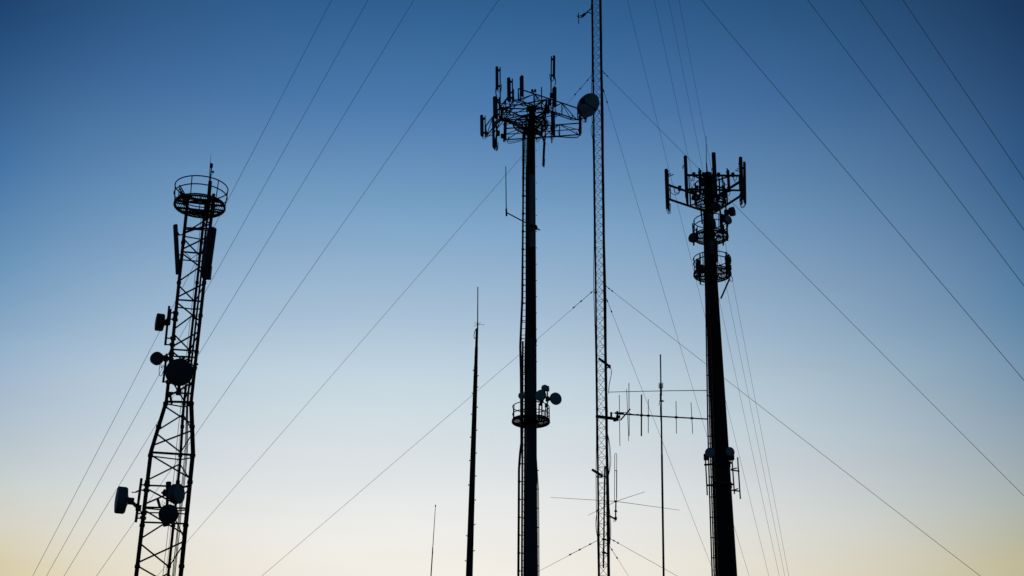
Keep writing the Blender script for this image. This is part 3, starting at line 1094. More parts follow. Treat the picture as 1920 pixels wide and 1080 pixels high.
    for k in range(2):
        m.tube(spline([at(929 + k, 166, Y - .3), at(929.6 + k, 177, Y - .3), at(933 + k, 190, Y - .2), at(937 + k, 201, Y)], 5), 0.016, 5)
        m.tube(spline([at(1040.5 + k, 146, Y - .1), at(1041 + k * .6, 156, Y - .1), at(1039.5, 166, Y)], 5), 0.014, 5)
    m.each('antenna_cable', M_CABLE, root)
    # parabolic dish off the right corner
    c = at(1102.6, 197.5, 60.2)
    n = Vector((-0.57, -0.82, -0.04)).normalized()
    R = 24.0 * mpp(c)
    d, uu, ww = frame(n)
    m = MB()
    prof = []
    for k in range(9):
        f = 1 - k / 8
        prof.append((max(R * f, 0.01), -0.20 * (1 - f * f) * R))
    back = [(max(p[0], 0.01), p[1] - 0.03) for p in prof[::-1]]
    m.lathe(c, n, prof + back, 40)
    m.ring(c, R, 0.02, 44, n)
    do = m.build('dish_antenna', M_RADOME, root)
    m = MB()
    fp = c + n * (0.86 * R)
    m.bar(fp + n * 0.05, fp - n * 0.12, 0.13, 0.10, n=12)
    m.bar(fp + uu * 0.03 - n * 0.12, fp - n * 0.2, 0.06, 0.04, n=10)
    for a in (20, 140, 260):
        e = uu * cos(radians(a)) + ww * sin(radians(a))
        m.bar(fp, c + e * (R * 0.97), 0.020 if a != 140 else 0.026)
    m.build('feed_horn', M_STEEL, do)
    m = MB()
    m.bar(c - n * 0.22, at(1097, 224, 60.75), 0.06, n=8)
    m.bar(at(1097, 212, 60.75), at(1097.4, 228.5, 60.75), 0.04, n=8)
    m.bar(at(1097, 224, 60.75), A[1], 0.035, n=8)
    m.bar(at(1097, 221, 60.75), A[3], 0.035, n=8)
    m.tube(spline([at(1097, 226, 60.7), at(1099.5, 229, 60.7), at(1100.5, 223, 60.6), at(1099, 216, 60.5)], 5), 0.014)
    m.tube(spline([at(1091, 224, 60.7), at(1094, 229, 60.7), at(1098, 229, 60.6)], 5), 0.014)
    m.build('mount', M_STEEL, do)

    # lower service cage
    C, R, pl = cage(root, 995.4, 791.5, Y, 34.6, (763, 777.3), 9, 12, 34.4, inner=0.30, beam=0.06, rr=0.021, grate=0.05, gw=0.045, posts_r=0.024)
    m = MB()
    pipes = ((1026.3, 724, 790, 0.1), (1016.0, 748, 792, -.3), (978, 736, 792, -.4), (1010.8, 757, 792, -.2))
    for px, y0, y1, dy in pipes:
        m.bar(at(px, y0, Y + dy), at(px, y1, Y + dy), 0.032, n=8)
    m.each('pipe_mount', M_STEEL, pl)
    for px, py in ((1023.8, 760), (1014, 757)):
        MB().box(at(px, py, Y - .3), Vector((1, 0, 0)), Vector((0, 1, 0)), Vector((0, 0, 1)), 0.055, 0.05, 0.085).build('radio_box', M_STEEL, pl)
    dish(root, 978.2, 741.6, Y - .7, 6.7, -4, 0.4, mount_to=at(978, 743, Y - .4))
    dish(root, 1013.0, 741.0, Y - .75, 11.0, -26, 0.3, mount_to=at(1016, 750, Y - .3))
    dish(root, 1021.2, 727.4, Y - .3, 6.6, -8, 0.4, mount_to=at(1026.3, 729, Y + .1))
    dish(root, 1042.6, 747.2, Y - .45, 11.9, 24, 0.25, tilt=-2, horn=0.35, mount_to=at(1026.3, 748, Y + .1))
    m = MB()
    m.bar(at(1026.5, 747.5, Y + .05), at(1033, 748.5, Y - .1), 0.09, 0.07, n=10)
    m.bar(at(1026.3, 729, Y + .1), at(1031.5, 729, Y + .1), 0.01)
    m.bar(at(1026.3, 732.5, Y + .1), at(1031.2, 732.5, Y + .1), 0.01)
    m.bar(at(1026.3, 724.5, Y + .1), at(1028.5, 724.5, Y + .1), 0.03)
    m.tube(spline([at(1005.5, 750, Y - .2), at(1009, 755, Y - .3), at(1014, 753, Y - .3)], 5), 0.012)
    m.each('mount_fitting', M_STEEL, root)
    return root


middle_monopole()


# ================================================================== monopole on the right
def right_monopole():
    Y = 48.0

    def cx(y):
        return 1327.0 + (y - 325) * (1363.7 - 1327.0) / 750
    a0, a1 = at(cx(325), 325, Y), at(cx(1075), 1075, Y)
    base = to_ground(a0, a1)
    root = thing('monopole_tower', 'thick black tapering mast with two railed cages and a head of upright panel antennas', 'tower', base)
    wid = [(325, 14.0), (400, 14.6), (480, 16.2), (560, 18.6), (640, 21.4), (800, 27.4), (1075, 37.0)]

    def W(y):
        for i in range(len(wid) - 1):
            if y <= wid[i + 1][0] or i == len(wid) - 2:
                t = (y - wid[i][0]) / (wid[i + 1][0] - wid[i][0])
                return wid[i][1] + t * (wid[i + 1][1] - wid[i][1])

    def seg(y0, y1, mat, steps=4):
        rows = []
        for k in range(steps + 1):
            y = y0 + (y1 - y0) * k / steps
            rows.append((y, cx(y) - W(y) / 2, cx(y) + W(y) / 2))
        return pole_rings(rows, Y)
    pole_mesh(seg(325, 404, M_RED)).build('pole_section', M_RED, root)
    pole_mesh(seg(404, 478, M_WHITE)).build('pole_section', M_WHITE, root)
    low = seg(478, 1075, M_RED, 8)
    c2, r2 = low[-1]
    c1, r1 = low[-3]
    k = (r2 - r1) / (c1.z - c2.z)
    end = base + Vector((0, 0, -0.2))
    low.append((end, r2 + k * (c2.z - end.z)))
    pole_mesh(low, 20).build('pole_section', M_RED, root)

    def zoff(y, dx, dy=0.0):
        return at(cx(y) + dx, y, Y + dy)
    X, Yv, Z = Vector((1, 0, 0)), Vector((0, 1, 0)), Vector((0, 0, 1))
    # ladder and pipes on the left side
    ys = [392, 480, 560, 640, 720, 800, 880, 960, 1020, 1085]
    m = MB()
    offs = {392: -11.0, 480: -13.5, 560: -15.3, 640: -18.0, 720: -20.5, 800: -23.0, 880: -25.0, 960: -26.5, 1020: -27.6, 1085: -28.5}
    pts = [zoff(y, offs[y], -.1) for y in ys]
    pts.append(to_ground(pts[-2], pts[-1]))
    m.tube(pts, 0.026, 8)
    y = 400.0
    while y < 1080:
        o = None
        for i in range(len(ys) - 1):
            if ys[i] <= y <= ys[i + 1]:
                t = (y - ys[i]) / (ys[i + 1] - ys[i])
                o = offs[ys[i]] + t * (offs[ys[i + 1]] - offs[ys[i]])
        m.bar(zoff(y, o - 1.3, -.1), zoff(y, -W(y) / 2 + 1, -.05), 0.02)
        y += 38
    for q, r in ((0.12, 0.03),):
        pts = [zoff(y, offs[y] * q - W(y) / 2 * (1 - q), -.1) for y in ys]
        pts.append(to_ground(pts[-2], pts[-1]))
        m.tube(pts, r, 6)
    m.build('feeder_cable', M_CABLE, root)
    m = MB()
    ra, rb = [], []
    for y in ys:
        o = offs[y]
        ra.append(zoff(y, o * 0.62 - W(y) / 2 * 0.38, -.16))
        rb.append(zoff(y, o * 0.28 - W(y) / 2 * 0.72, -.16))
    ra.append(to_ground(ra[-2], ra[-1]))
    rb.append(to_ground(rb[-2], rb[-1]))
    m.tube(ra, 0.024, 6)
    m.tube(rb, 0.03, 6)
    for i in range(len(ra) - 1):
        n = max(1, int((ra[i + 1] - ra[i]).length / 0.3))
        for k in range(n):
            m.bar(ra[i].lerp(ra[i + 1], k / n), rb[i].lerp(rb[i + 1], k / n), 0.014, n=5)
    m.build('ladder', M_STEEL, root)

    # ---- head
    zu, zl = at(1337, 328.5, 47.35).z, at(1340, 356, 47.35).z

    def Zp(x, y):
        return 1200 + x / 6.75, 270 + y / 6.75
    m = MB()
    m.bar(at(1288, 328.3, 47.35), at(1388, 329.5, 47.35), 0.045, n=8)
    m.bar(at(1290, 355, 47.35), at(1390, 357, 47.35), 0.04, n=8)
    for px in (1291.5, 1385.5):
        m.bar(at(px, 329, 47.38), at(px + 1.3, 356, 47.38), 0.02)
    # left arm
    lu0, lu1 = at_z(1252.5, 346.5, zu), at_z(1312, 367.5, zu)
    ll0, ll1 = at_z(1254.5, 373.5, zl), at_z(1318, 395, zl)
    m.bar(lu0, lu1, 0.045, n=8)
    m.bar(ll0, ll1, 0.045, n=8)
    m.bar(lu0.lerp(lu1, .07), ll0.lerp(ll1, .04), 0.02)
    ru0, ru1 = at_z(1388.5, 340, zu), at_z(1340, 370.5, zu)
    rl0, rl1 = at_z(1390.5, 366, zl), at_z(1338, 400, zl)
    m.bar(ru0, ru1, 0.05, n=8)
    m.bar(rl0, rl1, 0.045, n=8)
    pc_u, pc_l = at(1327.5, 352, Y), at(1329, 380, Y)
    for q in (at(1300, 328.4, 47.35), at(1372, 329.3, 47.35), lu0.lerp(lu1, .6), ru0.lerp(ru1, .5)):
        m.bar(Vector((pc_u.x, pc_u.y, zu)), q, 0.03)
    for q in (at(1302, 355.3, 47.35), at(1374, 356.6, 47.35), ll0.lerp(ll1, .6), rl0.lerp(rl1, .5)):
        m.bar(Vector((pc_l.x, pc_l.y, zl)), q, 0.03)
    m.build('support_frame', M_STEEL, root)
    # upright posts around the ring platform
    C, R, pl = cage(root, 1330.5, 381, Y, 27.5, (345.5,), 8, 10, 27.5, inner=0.2, beam=0.04, rr=0.018, grate=0.05, gw=0.02)
    m = MB()
    for x0, y0, x1, y1 in ((600, 560, 608, 775), (632, 620, 640, 770), (1003, 450, 1008, 640), (1066, 490, 1075, 700), (1098, 600, 1106, 750), (1040, 400, 1046, 470), (770, 780, 788, 1010), (1012, 800, 1020, 1060), (1082, 700, 1100, 1060)):
        p, q = Zp(x0, y0), Zp(x1, y1)
        m.bar(at(p[0], p[1], Y - .3), at(q[0], q[1], Y - .3), 0.03, n=8)
    m.each('upright_post', M_STEEL, root)
    pn = dict(ratio=0.5, mat=M_PANELD)
    panel(root, 1248.6, 317.0, 1251.3, 391, 7.0, lu0.y - .15, -40, pipe_ext=(0, .05), **pn)
    panel(root, 1284.9, 292.0, 1287.8, 370.5, 7.0, 47.1, -12, pipe_ext=(0, .3), **pn)
    panel(root, 1313.0, 318.5, 1314.2, 366, 4.6, Y - .45, 150, pipe_ext=(.02, .1), tail=False, **pn)
    panel(root, 1337.9, 286.0, 1341.8, 366, 7.6, 47.1, 0, pipe_ext=(0, .05), **pn)
    panel(root, 1365.4, 319, 1367.8, 358, 4.8, Y - .2, 150, pipe_ext=(.02, .1), tail=False, **pn)
    panel(root, 1388.8, 294.2, 1392.0, 372.5, 7.0, 47.1, 15, pipe_ext=(0, .05), **pn)
    panel(root, 1396.0, 304.5, 1397.2, 381, 7.2, ru0.y + .1, 70, pipe_ext=(0, .05), **pn)
    m = MB()
    for px, py in ((1301, 327.2), (1319.2, 327.2), (1347.4, 327.8), (1374, 327.6)):
        P = at(px, py, 47.28)
        m.lathe(P - Z * 0.09, Z, [(0.04, 0), (0.065, 0.02), (0.07, 0.1), (0.06, 0.16), (0.03, 0.18)], 10)
        m.box(P, X, Yv, Z, 0.055, 0.05, 0.075)
    m.each('radio_box', M_STEEL, root, 2)
    m = MB()
    P = at_z(1274.3, 353, zu)
    m.box(P, X, Yv, Z, 0.06, 0.06, 0.09)
    for px, py in ((1297, 357), (1306, 352), (1356, 352), (1303, 362), (1352, 365), (1315, 337), (1338, 340), (1309.5, 369), (1346.5, 371), (1359.5, 367), (1318, 345), (1300, 371)):
        m.box(at(px, py, Y - .4), X, Yv, Z, 0.06, 0.05, 0.08)
    m.each('radio_box', M_STEEL, root)
    m = MB()
    # small stubs near the panels
    for a, b in (((352, 415), (425, 385)), ((355, 390), (390, 372)), ((1205, 330), (1255, 345)), ((1230, 312), (1260, 318)), ((540, 310), (550, 270)), ((1245, 290), (1260, 285))):
        p, q = Zp(*a), Zp(*b)
        m.bar(at(p[0], p[1], 47.3), at(q[0], q[1], 47.3), 0.018)
    m.each('antenna_bracket', M_STEEL, root)
    m = MB()
    loops = [((375, 560), (380, 600), (430, 640), (490, 625), (505, 580)), ((435, 560), (440, 600), (470, 625), (500, 600)),
             ((630, 400), (640, 450), (680, 465), (690, 410)), ((700, 400), (740, 410), (748, 470), (690, 500), (660, 560)),
             ((650, 560), (645, 470), (690, 420), (720, 410)), ((1180, 410), (1190, 450), (1215, 455), (1220, 415)), ((1175, 410), (1195, 470), (1225, 488), (1245, 470)),
             ((1130, 590), (1140, 620), (1128, 650), (1115, 655)), ((640, 590), (660, 640), (700, 650), (740, 700), (770, 760)), ((690, 690), (700, 640), (730, 610), (760, 590)),
             ((1000, 640), (1040, 660), (1060, 700), (1050, 760), (1000, 780)), ((1020, 470), (1060, 500), (1100, 520)), ((620, 600), (640, 680), (690, 720), (700, 770), (760, 790)),
             ((870, 380), (890, 372), (905, 385), (912, 470), (915, 520)), ((800, 400), (770, 430), (790, 480), (800, 560)), ((910, 300), (908, 350), (915, 390))]
    for lp in loops:
        m.tube(spline([at(*Zp(*q), Y - .5 + 0.02 * i) for i, q in enumerate(lp)], 6), 0.012, 5)
    m.each('jumper_cable', M_CABLE, root)
    m = MB()
    m.bar(at(1324.6, 306, Y - .1), at(1323.8, 255, Y - .1), 0.014, 0.009)
    m.bar(at(1327, 336, Y - .1), at(1325.6, 322, Y - .1), 0.075, 0.045, n=10)
    m.bar(at(1326, 326, Y - .1), at(1324.6, 306, Y - .1), 0.034, 0.022, n=8)
    m.build('whip_antenna', M_STEEL, root)
    m = MB()
    for y0, y1, w in ((330, 344, 19), (344, 392, 17.5), (356, 362, 24), (375, 380, 21)):
        p, q = at(cx(y0), y0, Y), at(cx(y1), y1, Y)
        m.bar(p, q, w / 2 * mpp(p), n=14)
    m.build('mounting_collar', M_STEEL, root)
    dish(root, 1341.3, 387, Y - .75, 9.6, 4, 0.35, mount_to=at(1337, 388, Y - .3), mat=M_PANELD)
    dish(root, 1376.5, 396.0, Y - .35, 8.8, 62, 0.85, mount_to=at(1362, 399, Y - .3), mat=M_PANELD)
    dish(root, 1366.0, 411.5, Y - .55, 9.0, 35, 0.5, mount_to=at(1357, 408, Y - .3), mat=M_STEEL)
    dish(root, 1341.5, 419.5, Y - .5, 7.8, 75, 0.4, mount_to=at(1336, 420, Y - .2), mat=M_STEEL)

    # upper cage
    C, R, pl = cage(root, 1333.2, 445.5, Y, 31.5, (414.0, 424.6), 7, 20, 31.8, inner=0.22, beam=0.048, rr=0.019, grate=0.05, gw=0.027, rail_c=(1332.6, 1332.9), posts_r=0.016)
    m = MB()
    for x0, y0, x1, y1 in ((1299, 419, 1300.8, 460), (1353.5, 401, 1356.2, 460), (1362.5, 420, 1364.3, 451.5), (1350.6, 395, 1352, 430)):
        m.bar(at(x0, y0, Y - .45), at(x1, y1, Y - .45), 0.032, n=8)
    m.bar(at(1350, 431, Y - .4), at(1351.4, 437, Y - .4), 0.06)
    m.bar(at(1354.6, 424, Y - .42), at(1355.2, 437, Y - .42), 0.075)
    m.bar(at(1345.5, 441, Y - .35), at(1352.5, 446, Y - .35), 0.05)
    m.bar(at(1306, 428, Y - .45), at(1306.8, 450, Y - .45), 0.03)
    m.bar(at(1361, 437, Y - .4), at(1364, 436, Y - .45), 0.035)
    m.each('pipe_mount', M_STEEL, pl)
    dish(root, 1297.2, 445.6, Y - .6, 8.9, -48, 0.75, tilt=-4, mount_to=at(1305, 445, Y - .4), mat=M_PANELD)
    # lower cage
    C, R, pl = cage(root, 1335.8, 515.5, Y, 34.2, (485.0, 493.5), 8, 8, 34.8, inner=0.22, beam=0.048, rr=0.019, grate=0.05, gw=0.027, rail_c=(1334.8, 1335.2), posts_r=0.016)
    panel(root, 1307.2, 485.2, 1310.0, 521, 6.2, Y - .35, -30, pipe_ext=(0, .02), tail=False, **pn)
    panel(root, 1364.8, 478.5, 1367.2, 516, 7.4, Y - .35, 40, pipe_ext=(0, .05), tail=False, **pn)
    m = MB()
    for x0, y0, x1, y1 in ((1312.6, 477, 1313.2, 533), (1361.3, 472.5, 1362.6, 515)):
        m.bar(at(x0, y0, Y - .4), at(x1, y1, Y - .4), 0.03, n=8)
    m.bar(at(1368.3, 522, Y - .3), at(1351.5, 560, Y - .05), 0.032, n=8)
    m.tube(spline([at(1368, 514, Y - .4), at(1373, 521, Y - .4), at(1372.5, 527, Y - .4), at(1367.5, 526, Y - .4)], 6), 0.012)
    m.bar(at(1316.5, 497, Y - .35), at(1317, 512, Y - .35), 0.07)
    m.bar(at(1312.8, 505, Y - .4), at(1318.5, 506, Y - .35), 0.035)
    m.bar(at(1367.8, 482, Y - .42), at(1369.5, 490, Y - .42), 0.05)
    m.bar(at(1369.3, 497, Y - .42), at(1370, 506, Y - .42), 0.04)
    m.bar(at(1347, 505, Y - .2), at(1358, 511, Y - .3), 0.03)
    m.tube(spline([at(1313, 531, Y - .4), at(1316, 534.5, Y - .4), at(1320, 534, Y - .3)], 6), 0.012)
    m.each('pipe_mount', M_STEEL, pl)
    m = MB()
    p0, p1 = at(1342.6, 453.5, Y - .3), at(1343.8, 491, Y - .3)
    m.slab(p0, p1, X, 5.2 * mpp(p0), 0.12)
    m.build('radio_box', M_STEEL, root)
    m = MB()
    m.tube(spline([at(1347, 491, Y - .3), at(1349, 496, Y - .3), at(1348, 500, Y - .3), at(1346, 505, Y - .25)], 5), 0.01)
    for k in range(3):
        m.tube(spline([zoff(395, -7 + k * 2, -.35), zoff(440, -8.5 + k * 2.2, -.3), zoff(500, -9.5 + k * 2.2, -.28), zoff(560, -10.5 + k * 1.5, -.26)], 6), 0.016, 5)
    m.each('jumper_cable', M_CABLE, root)
    # low bracket ring with two round dishes and bare pipes
    m = MB()
    for x0, y0, x1, y1 in ((1322.3, 852, 1326.2, 928.5), (1372.0, 854, 1377.1, 926), (1383.0, 857.5, 1388.2, 935.5)):
        m.bar(at(x0, y0, Y - .3), at(x1, y1, Y - .3), 0.024, n=8)
    for y0, x0, x1, yr in ((871.5, 1320.5, 1372, 868), (910, 1325, 1376, 908)):
        m.bar(at(x0, y0, Y - .32), at(x1, yr, Y - .32), 0.036, n=8)
        p, q = zoff(y0 - 4, 0), zoff(y0 + 5, 0)
        m.bar(p, q, (W(y0) / 2 + 1.2) * mpp(p), n=16)
    m.bar(at(1370, 881, Y - .3), at(1386.5, 883.5, Y - .3), 0.026)
    m.bar(at(1370, 880, Y - .3), at(1382, 877.5, Y - .3), 0.022)
    m.bar(at(1372, 919, Y - .3), at(1387, 921, Y - .3), 0.026)
    m.bar(at(1374, 920, Y - .3), at(1384, 916, Y - .3), 0.022)
    m.bar(at(1369.5, 859, Y - .3), at(1369.7, 868, Y - .3), 0.018)
    m.bar(at(1369.5, 862, Y - .3), at(1373, 861.5, Y - .3), 0.016)
    m.build('antenna_bracket', M_STEEL, root)
    dish(root, 1331.4, 848.6, Y - .7, 9.6, -6, 0.3, mount_to=at(1324, 857, Y - .3), mat=M_PANEL)
    dish(root, 1369.2, 846.8, Y - .7, 9.2, 18, 0.3, mount_to=at(1372, 857, Y - .3), mat=M_PANEL)
    return root


right_monopole()


# ================================================================== guyed lattice mast
MAST_Y = 65.0


def guyed_mast():
    Y = MAST_Y
    lo, hi = at(1132.2, 1075, Y), at(1118.0, 0, Y)
    base = to_ground(hi, lo)
    # vertical mast, plumb
    ax = (lo.x + hi.x) / 2
    root = thing('guyed_mast', 'slender three sided lattice mast running past the top edge, with a boom antenna', 'mast', base)
    top_z = EYE.z + Y * tan(PITCH + math.atan((540 + 905) / F)) + 1.0
    S = 0.50
    az = atan2(ax, Y) + radians(2.0)
    u = Vector((cos(az), -sin(az), 0))
    v = Vector((sin(az), cos(az), 0))
    rc = S / sqrt(3)

    def axis(z):
        t = (z - lo.z) / (hi.z - lo.z)
        return lo + (hi - lo) * t
    OFF = {'A': u * (-rc), 'B': u * (rc / 2) - v * (S / 2), 'C': u * (rc / 2) + v * (S / 2)}
    fix = u * (rc / 4)

    def leg(k, z):
        return axis(z) + OFF[k] + fix

    def zrow(y):
        l, h = base.z, top_z
        for _ in range(40):
            mid = (l + h) / 2
            if proj(axis(mid))[1] > y:
                l = mid
            else:
                h = mid
        return l
    for k, r in (('A', 0.046), ('B', 0.054), ('C', 0.054)):
        m = MB().bar(leg(k, base.z - 0.1), leg(k, top_z), r, n=8)
        z = base.z + 6.0
        while z < top_z:
            P = leg(k, z)
            m.bar(P - Vector((0, 0, 0.04)), P + Vector((0, 0, 0.04)), r + 0.02, n=8)
            z += 6.1
        m.build('leg', M_STEEL, root)
    zj = zrow(662)
    bay = 0.485
    z0 = zj - 0.28
    z = z0
    while z - 6.1 > base.z:
        z -= 6.1
    z -= 6.1
    while z < top_z:
        for a, b, down in (('A', 'B', False), ('A', 'C', True), ('B', 'C', True)):
            m = MB()
            for i in range(12):
                p0, p1 = z + i * bay + 0.14, z + (i + 1) * bay + 0.14
                if p0 < base.z or p1 > top_z:
                    continue
                if down:
                    m.bar(leg(a, p1), leg(b, p0), 0.0105, n=5)
                else:
                    m.bar(leg(a, p0), leg(b, p1), 0.0105, n=5)
                m.bar(leg(a, p0), leg(b, p0), 0.0095, n=5)
                if i == 11:
                    m.bar(leg(a, p1), leg(b, p1), 0.0095, n=5)
            if m.v:
                m.build('cross_bracing', M_STEEL, root)
        z += 6.1
    # cables on the legs
    m = MB()
    for k, s in (('A', -1), ('B', 1), ('B', 1), ('C', 1)):
        pts = []
        z = base.z
        i = 0
        ph = random.uniform(0, 6)
        while z < top_z:
            P = leg(k, z) + u * (s * (0.045 + (0.05 if k == 'A' else 0.025) * max(0, sin(i * 0.9 + ph)) )) - v * 0.02
            pts.append(P)
            z += 1.5
            i += 1
        m.tube(pts, 0.018, 5)
    for y0, y1, s in ((900, 815, 0.19), (1035, 940, 0.14)):
        za, zb = zrow(y0), zrow(y1)
        for q in (1.0, 0.75):
            m.tube(spline([leg('B', za) + u * 0.05, leg('B', za * .65 + zb * .35) + u * s * q, leg('B', za * .25 + zb * .75) + u * (s * .8 * q), leg('B', zb) + u * 0.05], 6), 0.013, 5)
    za, zb = zrow(1010), zrow(955)
    m.tube(spline([leg('A', za) - u * 0.05, leg('A', (za + zb) / 2) - u * 0.13, leg('A', zb) - u * 0.05], 6), 0.014, 5)
    za, zb = zrow(262), zrow(225)
    m.tube(spline([leg('A', za) - u * 0.05, leg('A', (za + zb) / 2) - u * 0.15, leg('A', zb) - u * 0.02], 6), 0.014, 5)
    za, zb = zrow(230), zrow(207)
    m.tube(spline([leg('B', za), leg('B', (za + zb) / 2) - u * 0.1 - v * .1, leg('B', zb) - u * 0.25 - v * .1], 6), 0.016, 5)
    m.build('feeder_cable', M_CABLE, root)

    # loop antenna near the top edge
    m = MB()
    m.bar(at(1109.5, 15.2, Y - .1), at(1094, 28.5, Y - .3), 0.032, n=8)
    m.bar(at(1097, 26, Y - .28), at(1091.5, 30.5, Y - .32), 0.075, n=10)
    m.tube(spline([at(1110, 26, Y - .1), at(1104, 23.5, Y - .2), at(1098, 25.2, Y - .28)], 6), 0.022)
    m.box(at(1110, 13, Y - .08), u, v, Vector((0, 0, 1)), 0.06, 0.06, 0.12)
    arm = m.build('antenna_arm', M_STEEL, root)
    m = MB()
    c = at(1087.6, 31.2, Y - .35)
    m.ring(c, 5.2 * mpp(c), 0.022, 28, Vector((0.15, -1, 0.85)))
    m.bar(at(1084.5, 24, Y - .35), at(1084.9, 44.5, Y - .35), 0.022)
    m.build('loop_antenna', M_STEEL, arm)
    # angled tube antennas
    for x0, y0, x1, y1, dy, tailp in ((1123.2, 672.3, 1143.5, 687.5, -.45, ((1145, 690), (1146.5, 700), (1142.5, 720), (1141, 738))), (1111, 881, 1128.6, 891.8, -.45, None)):
        m = MB()
        a, b = at(x0, y0, Y + dy), at(x1, y1, Y + dy - .1)
        m.bar(a, b, 0.062, n=12)
        m.lathe(a, (a - b), [(0.062, 0), (0.05, 0.03), (0.01, 0.045)], 12)
        m.box(b, u, v, Vector((0, 0, 1)), 0.045, 0.06, 0.075)
        m.bar(b, leg('B', b.z), 0.03)
        o = m.build('tube_antenna', M_PANELD, root)
        if tailp:
            MB().tube(spline([at(x, y, Y + dy * .5) for x, y in tailp], 6), 0.016).build('jumper_cable', M_CABLE, o)
    # boom antenna with upright elements
    m = MB()
    m.bar(at(1117, 780.3, Y - .35), at(1160, 786.2, Y - .45), 0.075, n=10)
    m.bar(at(1145.8, 773, Y - .4), at(1146.2, 784, Y - .4), 0.05, n=8)
    m.bar(at(1157.5, 771, Y - .5), at(1158.4, 789, Y - .5), 0.05, n=8)
    m.bar(at(1153, 774.5, Y - .5), at(1170, 775.5, Y - .5), 0.055, n=8)
    m.bar(at(1155, 781.5, Y - .5), at(1163, 781.5, Y - .5), 0.075, n=8)
    m.bar(at(1181.6, 766.8, Y - .5), at(1163.4, 787.8, Y - .5), 0.034, n=8)
    m.box(at(1153, 788, Y - .45), u, v, Vector((0, 0, 1)), 0.08, 0.08, 0.04)
    arm = m.build('boom_arm', M_STEEL, root)
    ya = MB()
    b0, b1 = at(1157, 776, Y - .55), at(1326.5, 785.8, Y - .55)
    ya.bar(b0, b1, 0.034, n=8)
    boom = ya.build('boom_antenna', M_STEEL, root)
    els = [(1161.2, 740.4, 1162.3, 835.9, 0.016), (1175, 729.6, 1178.8, 827, 0.014), (1179.2, 718, 1179.8, 817, 0.018), (1202.8, 740, 1202.6, 817.6, 0.034),
           (1215.6, 748.3, 1215.6, 811.7, 0.016), (1267.5, 752, 1268.4, 812.7, 0.017), (1295.6, 754.4, 1298.9, 813.5, 0.016)]
    for i, (x0, y0, x1, y1, r) in enumerate(els):
        MB().bar(at(x0, y0, Y - .55 - (.04 if i == 2 else 0)), at(x1, y1, Y - .55 - (.04 if i == 2 else 0)), r, n=8).build('element', M_STEEL, boom)
    m = MB()
    for x in (1202.8, 1215.6, 1267.8, 1297.2):
        P = at(x, 776 + (x - 1157) * 0.0578, Y - .55)
        m.box(P, u, v, Vector((0, 0, 1)), 0.07, 0.04, 0.045)
    m.tube(spline([at(1145, 777, Y - .5), at(1150, 774.5, Y - .55), at(1166, 773.2, Y - .6), at(1178, 774.6, Y - .6), at(1188, 777, Y - .58), at(1198, 776.5, Y - .56)], 6), 0.015)
    m.each('element_clamp', M_STEEL, boom)
    # ground plane whip low on the mast
    m = MB()
    m.bar(at(1141.5, 966.6, Y - .1), at(1155.5, 974.5, Y - .5), 0.042, n=8)
    m.bar(at(1154.2, 976, Y - .5), at(1154.8, 940, Y - .5), 0.032, n=8)
    for y in (940, 958.5, 971):
        m.bar(at(1154.5, y - 1.4, Y - .5), at(1154.5, y + 1.4, Y - .5), 0.065, n=8)
    m.tube(spline([at(1154.5, 972, Y - .5), at(1153.3, 977.5, Y - .5), at(1151, 978, Y - .45), at(1151, 975, Y - .4)], 5), 0.013)
    arm = m.build('antenna_arm', M_STEEL, root)
    m = MB()
    for x0, y0, x1, y1 in ((1154.8, 940, 1032.8, 932.6), (1154.8, 940, 1274.8, 956.6), (1154.8, 940, 1209.3, 922), (1154.8, 940, 1102.8, 966.2)):
        h = at(1154.8, 940, Y - .5)
        # level rods: the ones pointing away or towards the eye end nearer or farther
        e = at_z(x1, y1, h.z) if abs(x1 - x0) < 80 else at(x1, y1, Y - .5)
        if (e - h).length > 3.4:
            e = h + (e - h).normalized() * 3.0
            e = at(x1, y1, e.y)
        m.bar(h, e, 0.0125, 0.008, n=6)
    m.build('radial_rod', M_STEEL, arm)
    m = MB()
    m.tube([at(1156.0, 940, Y - .5), at(1156.4, 853, Y - .5), at(1155.8, 850.6, Y - .5), at(1154.3, 850.2, Y - .5), at(1153.0, 851, Y - .5), at(1152.7, 854, Y - .5), at(1152.0, 940, Y - .5)], 0.014, 6)
    m.bar(at(1156.1, 935, Y - .5), at(1156.3, 882, Y - .5), 0.022, n=8)
    m.bar(at(1152.2, 882.4, Y - .5), at(1156.8, 882.4, Y - .5), 0.018)
    m.build('loop_antenna', M_STEEL, arm)
    # side pipe
    m = MB()
    m.bar(at(1134.1, 875, Y - .5), at(1131.4, 1065, Y - .5), 0.04, n=8)
    for y in (1011, 1036):
        m.bar(at(1128.5, y, Y - .52), at(1136.5, y + .5, Y - .52), 0.045)
        m.bar(at(1134, y, Y - .5), at(1141, y + 4, Y - .2), 0.03)
    m.bar(at(1136.5, 968, Y - .2), at(1143, 968.5, Y - .2), 0.04)
    m.bar(at(1137, 981, Y - .2), at(1143.5, 981.5, Y - .2), 0.04)
    m.bar(at(1118, 894, Y - .5), at(1127, 894.5, Y - .5), 0.03)
    m.build('pipe_mount', M_STEEL, root)
    return root, leg, zrow, base


mast_root, mast_leg, mast_row, mast_base = guyed_mast()


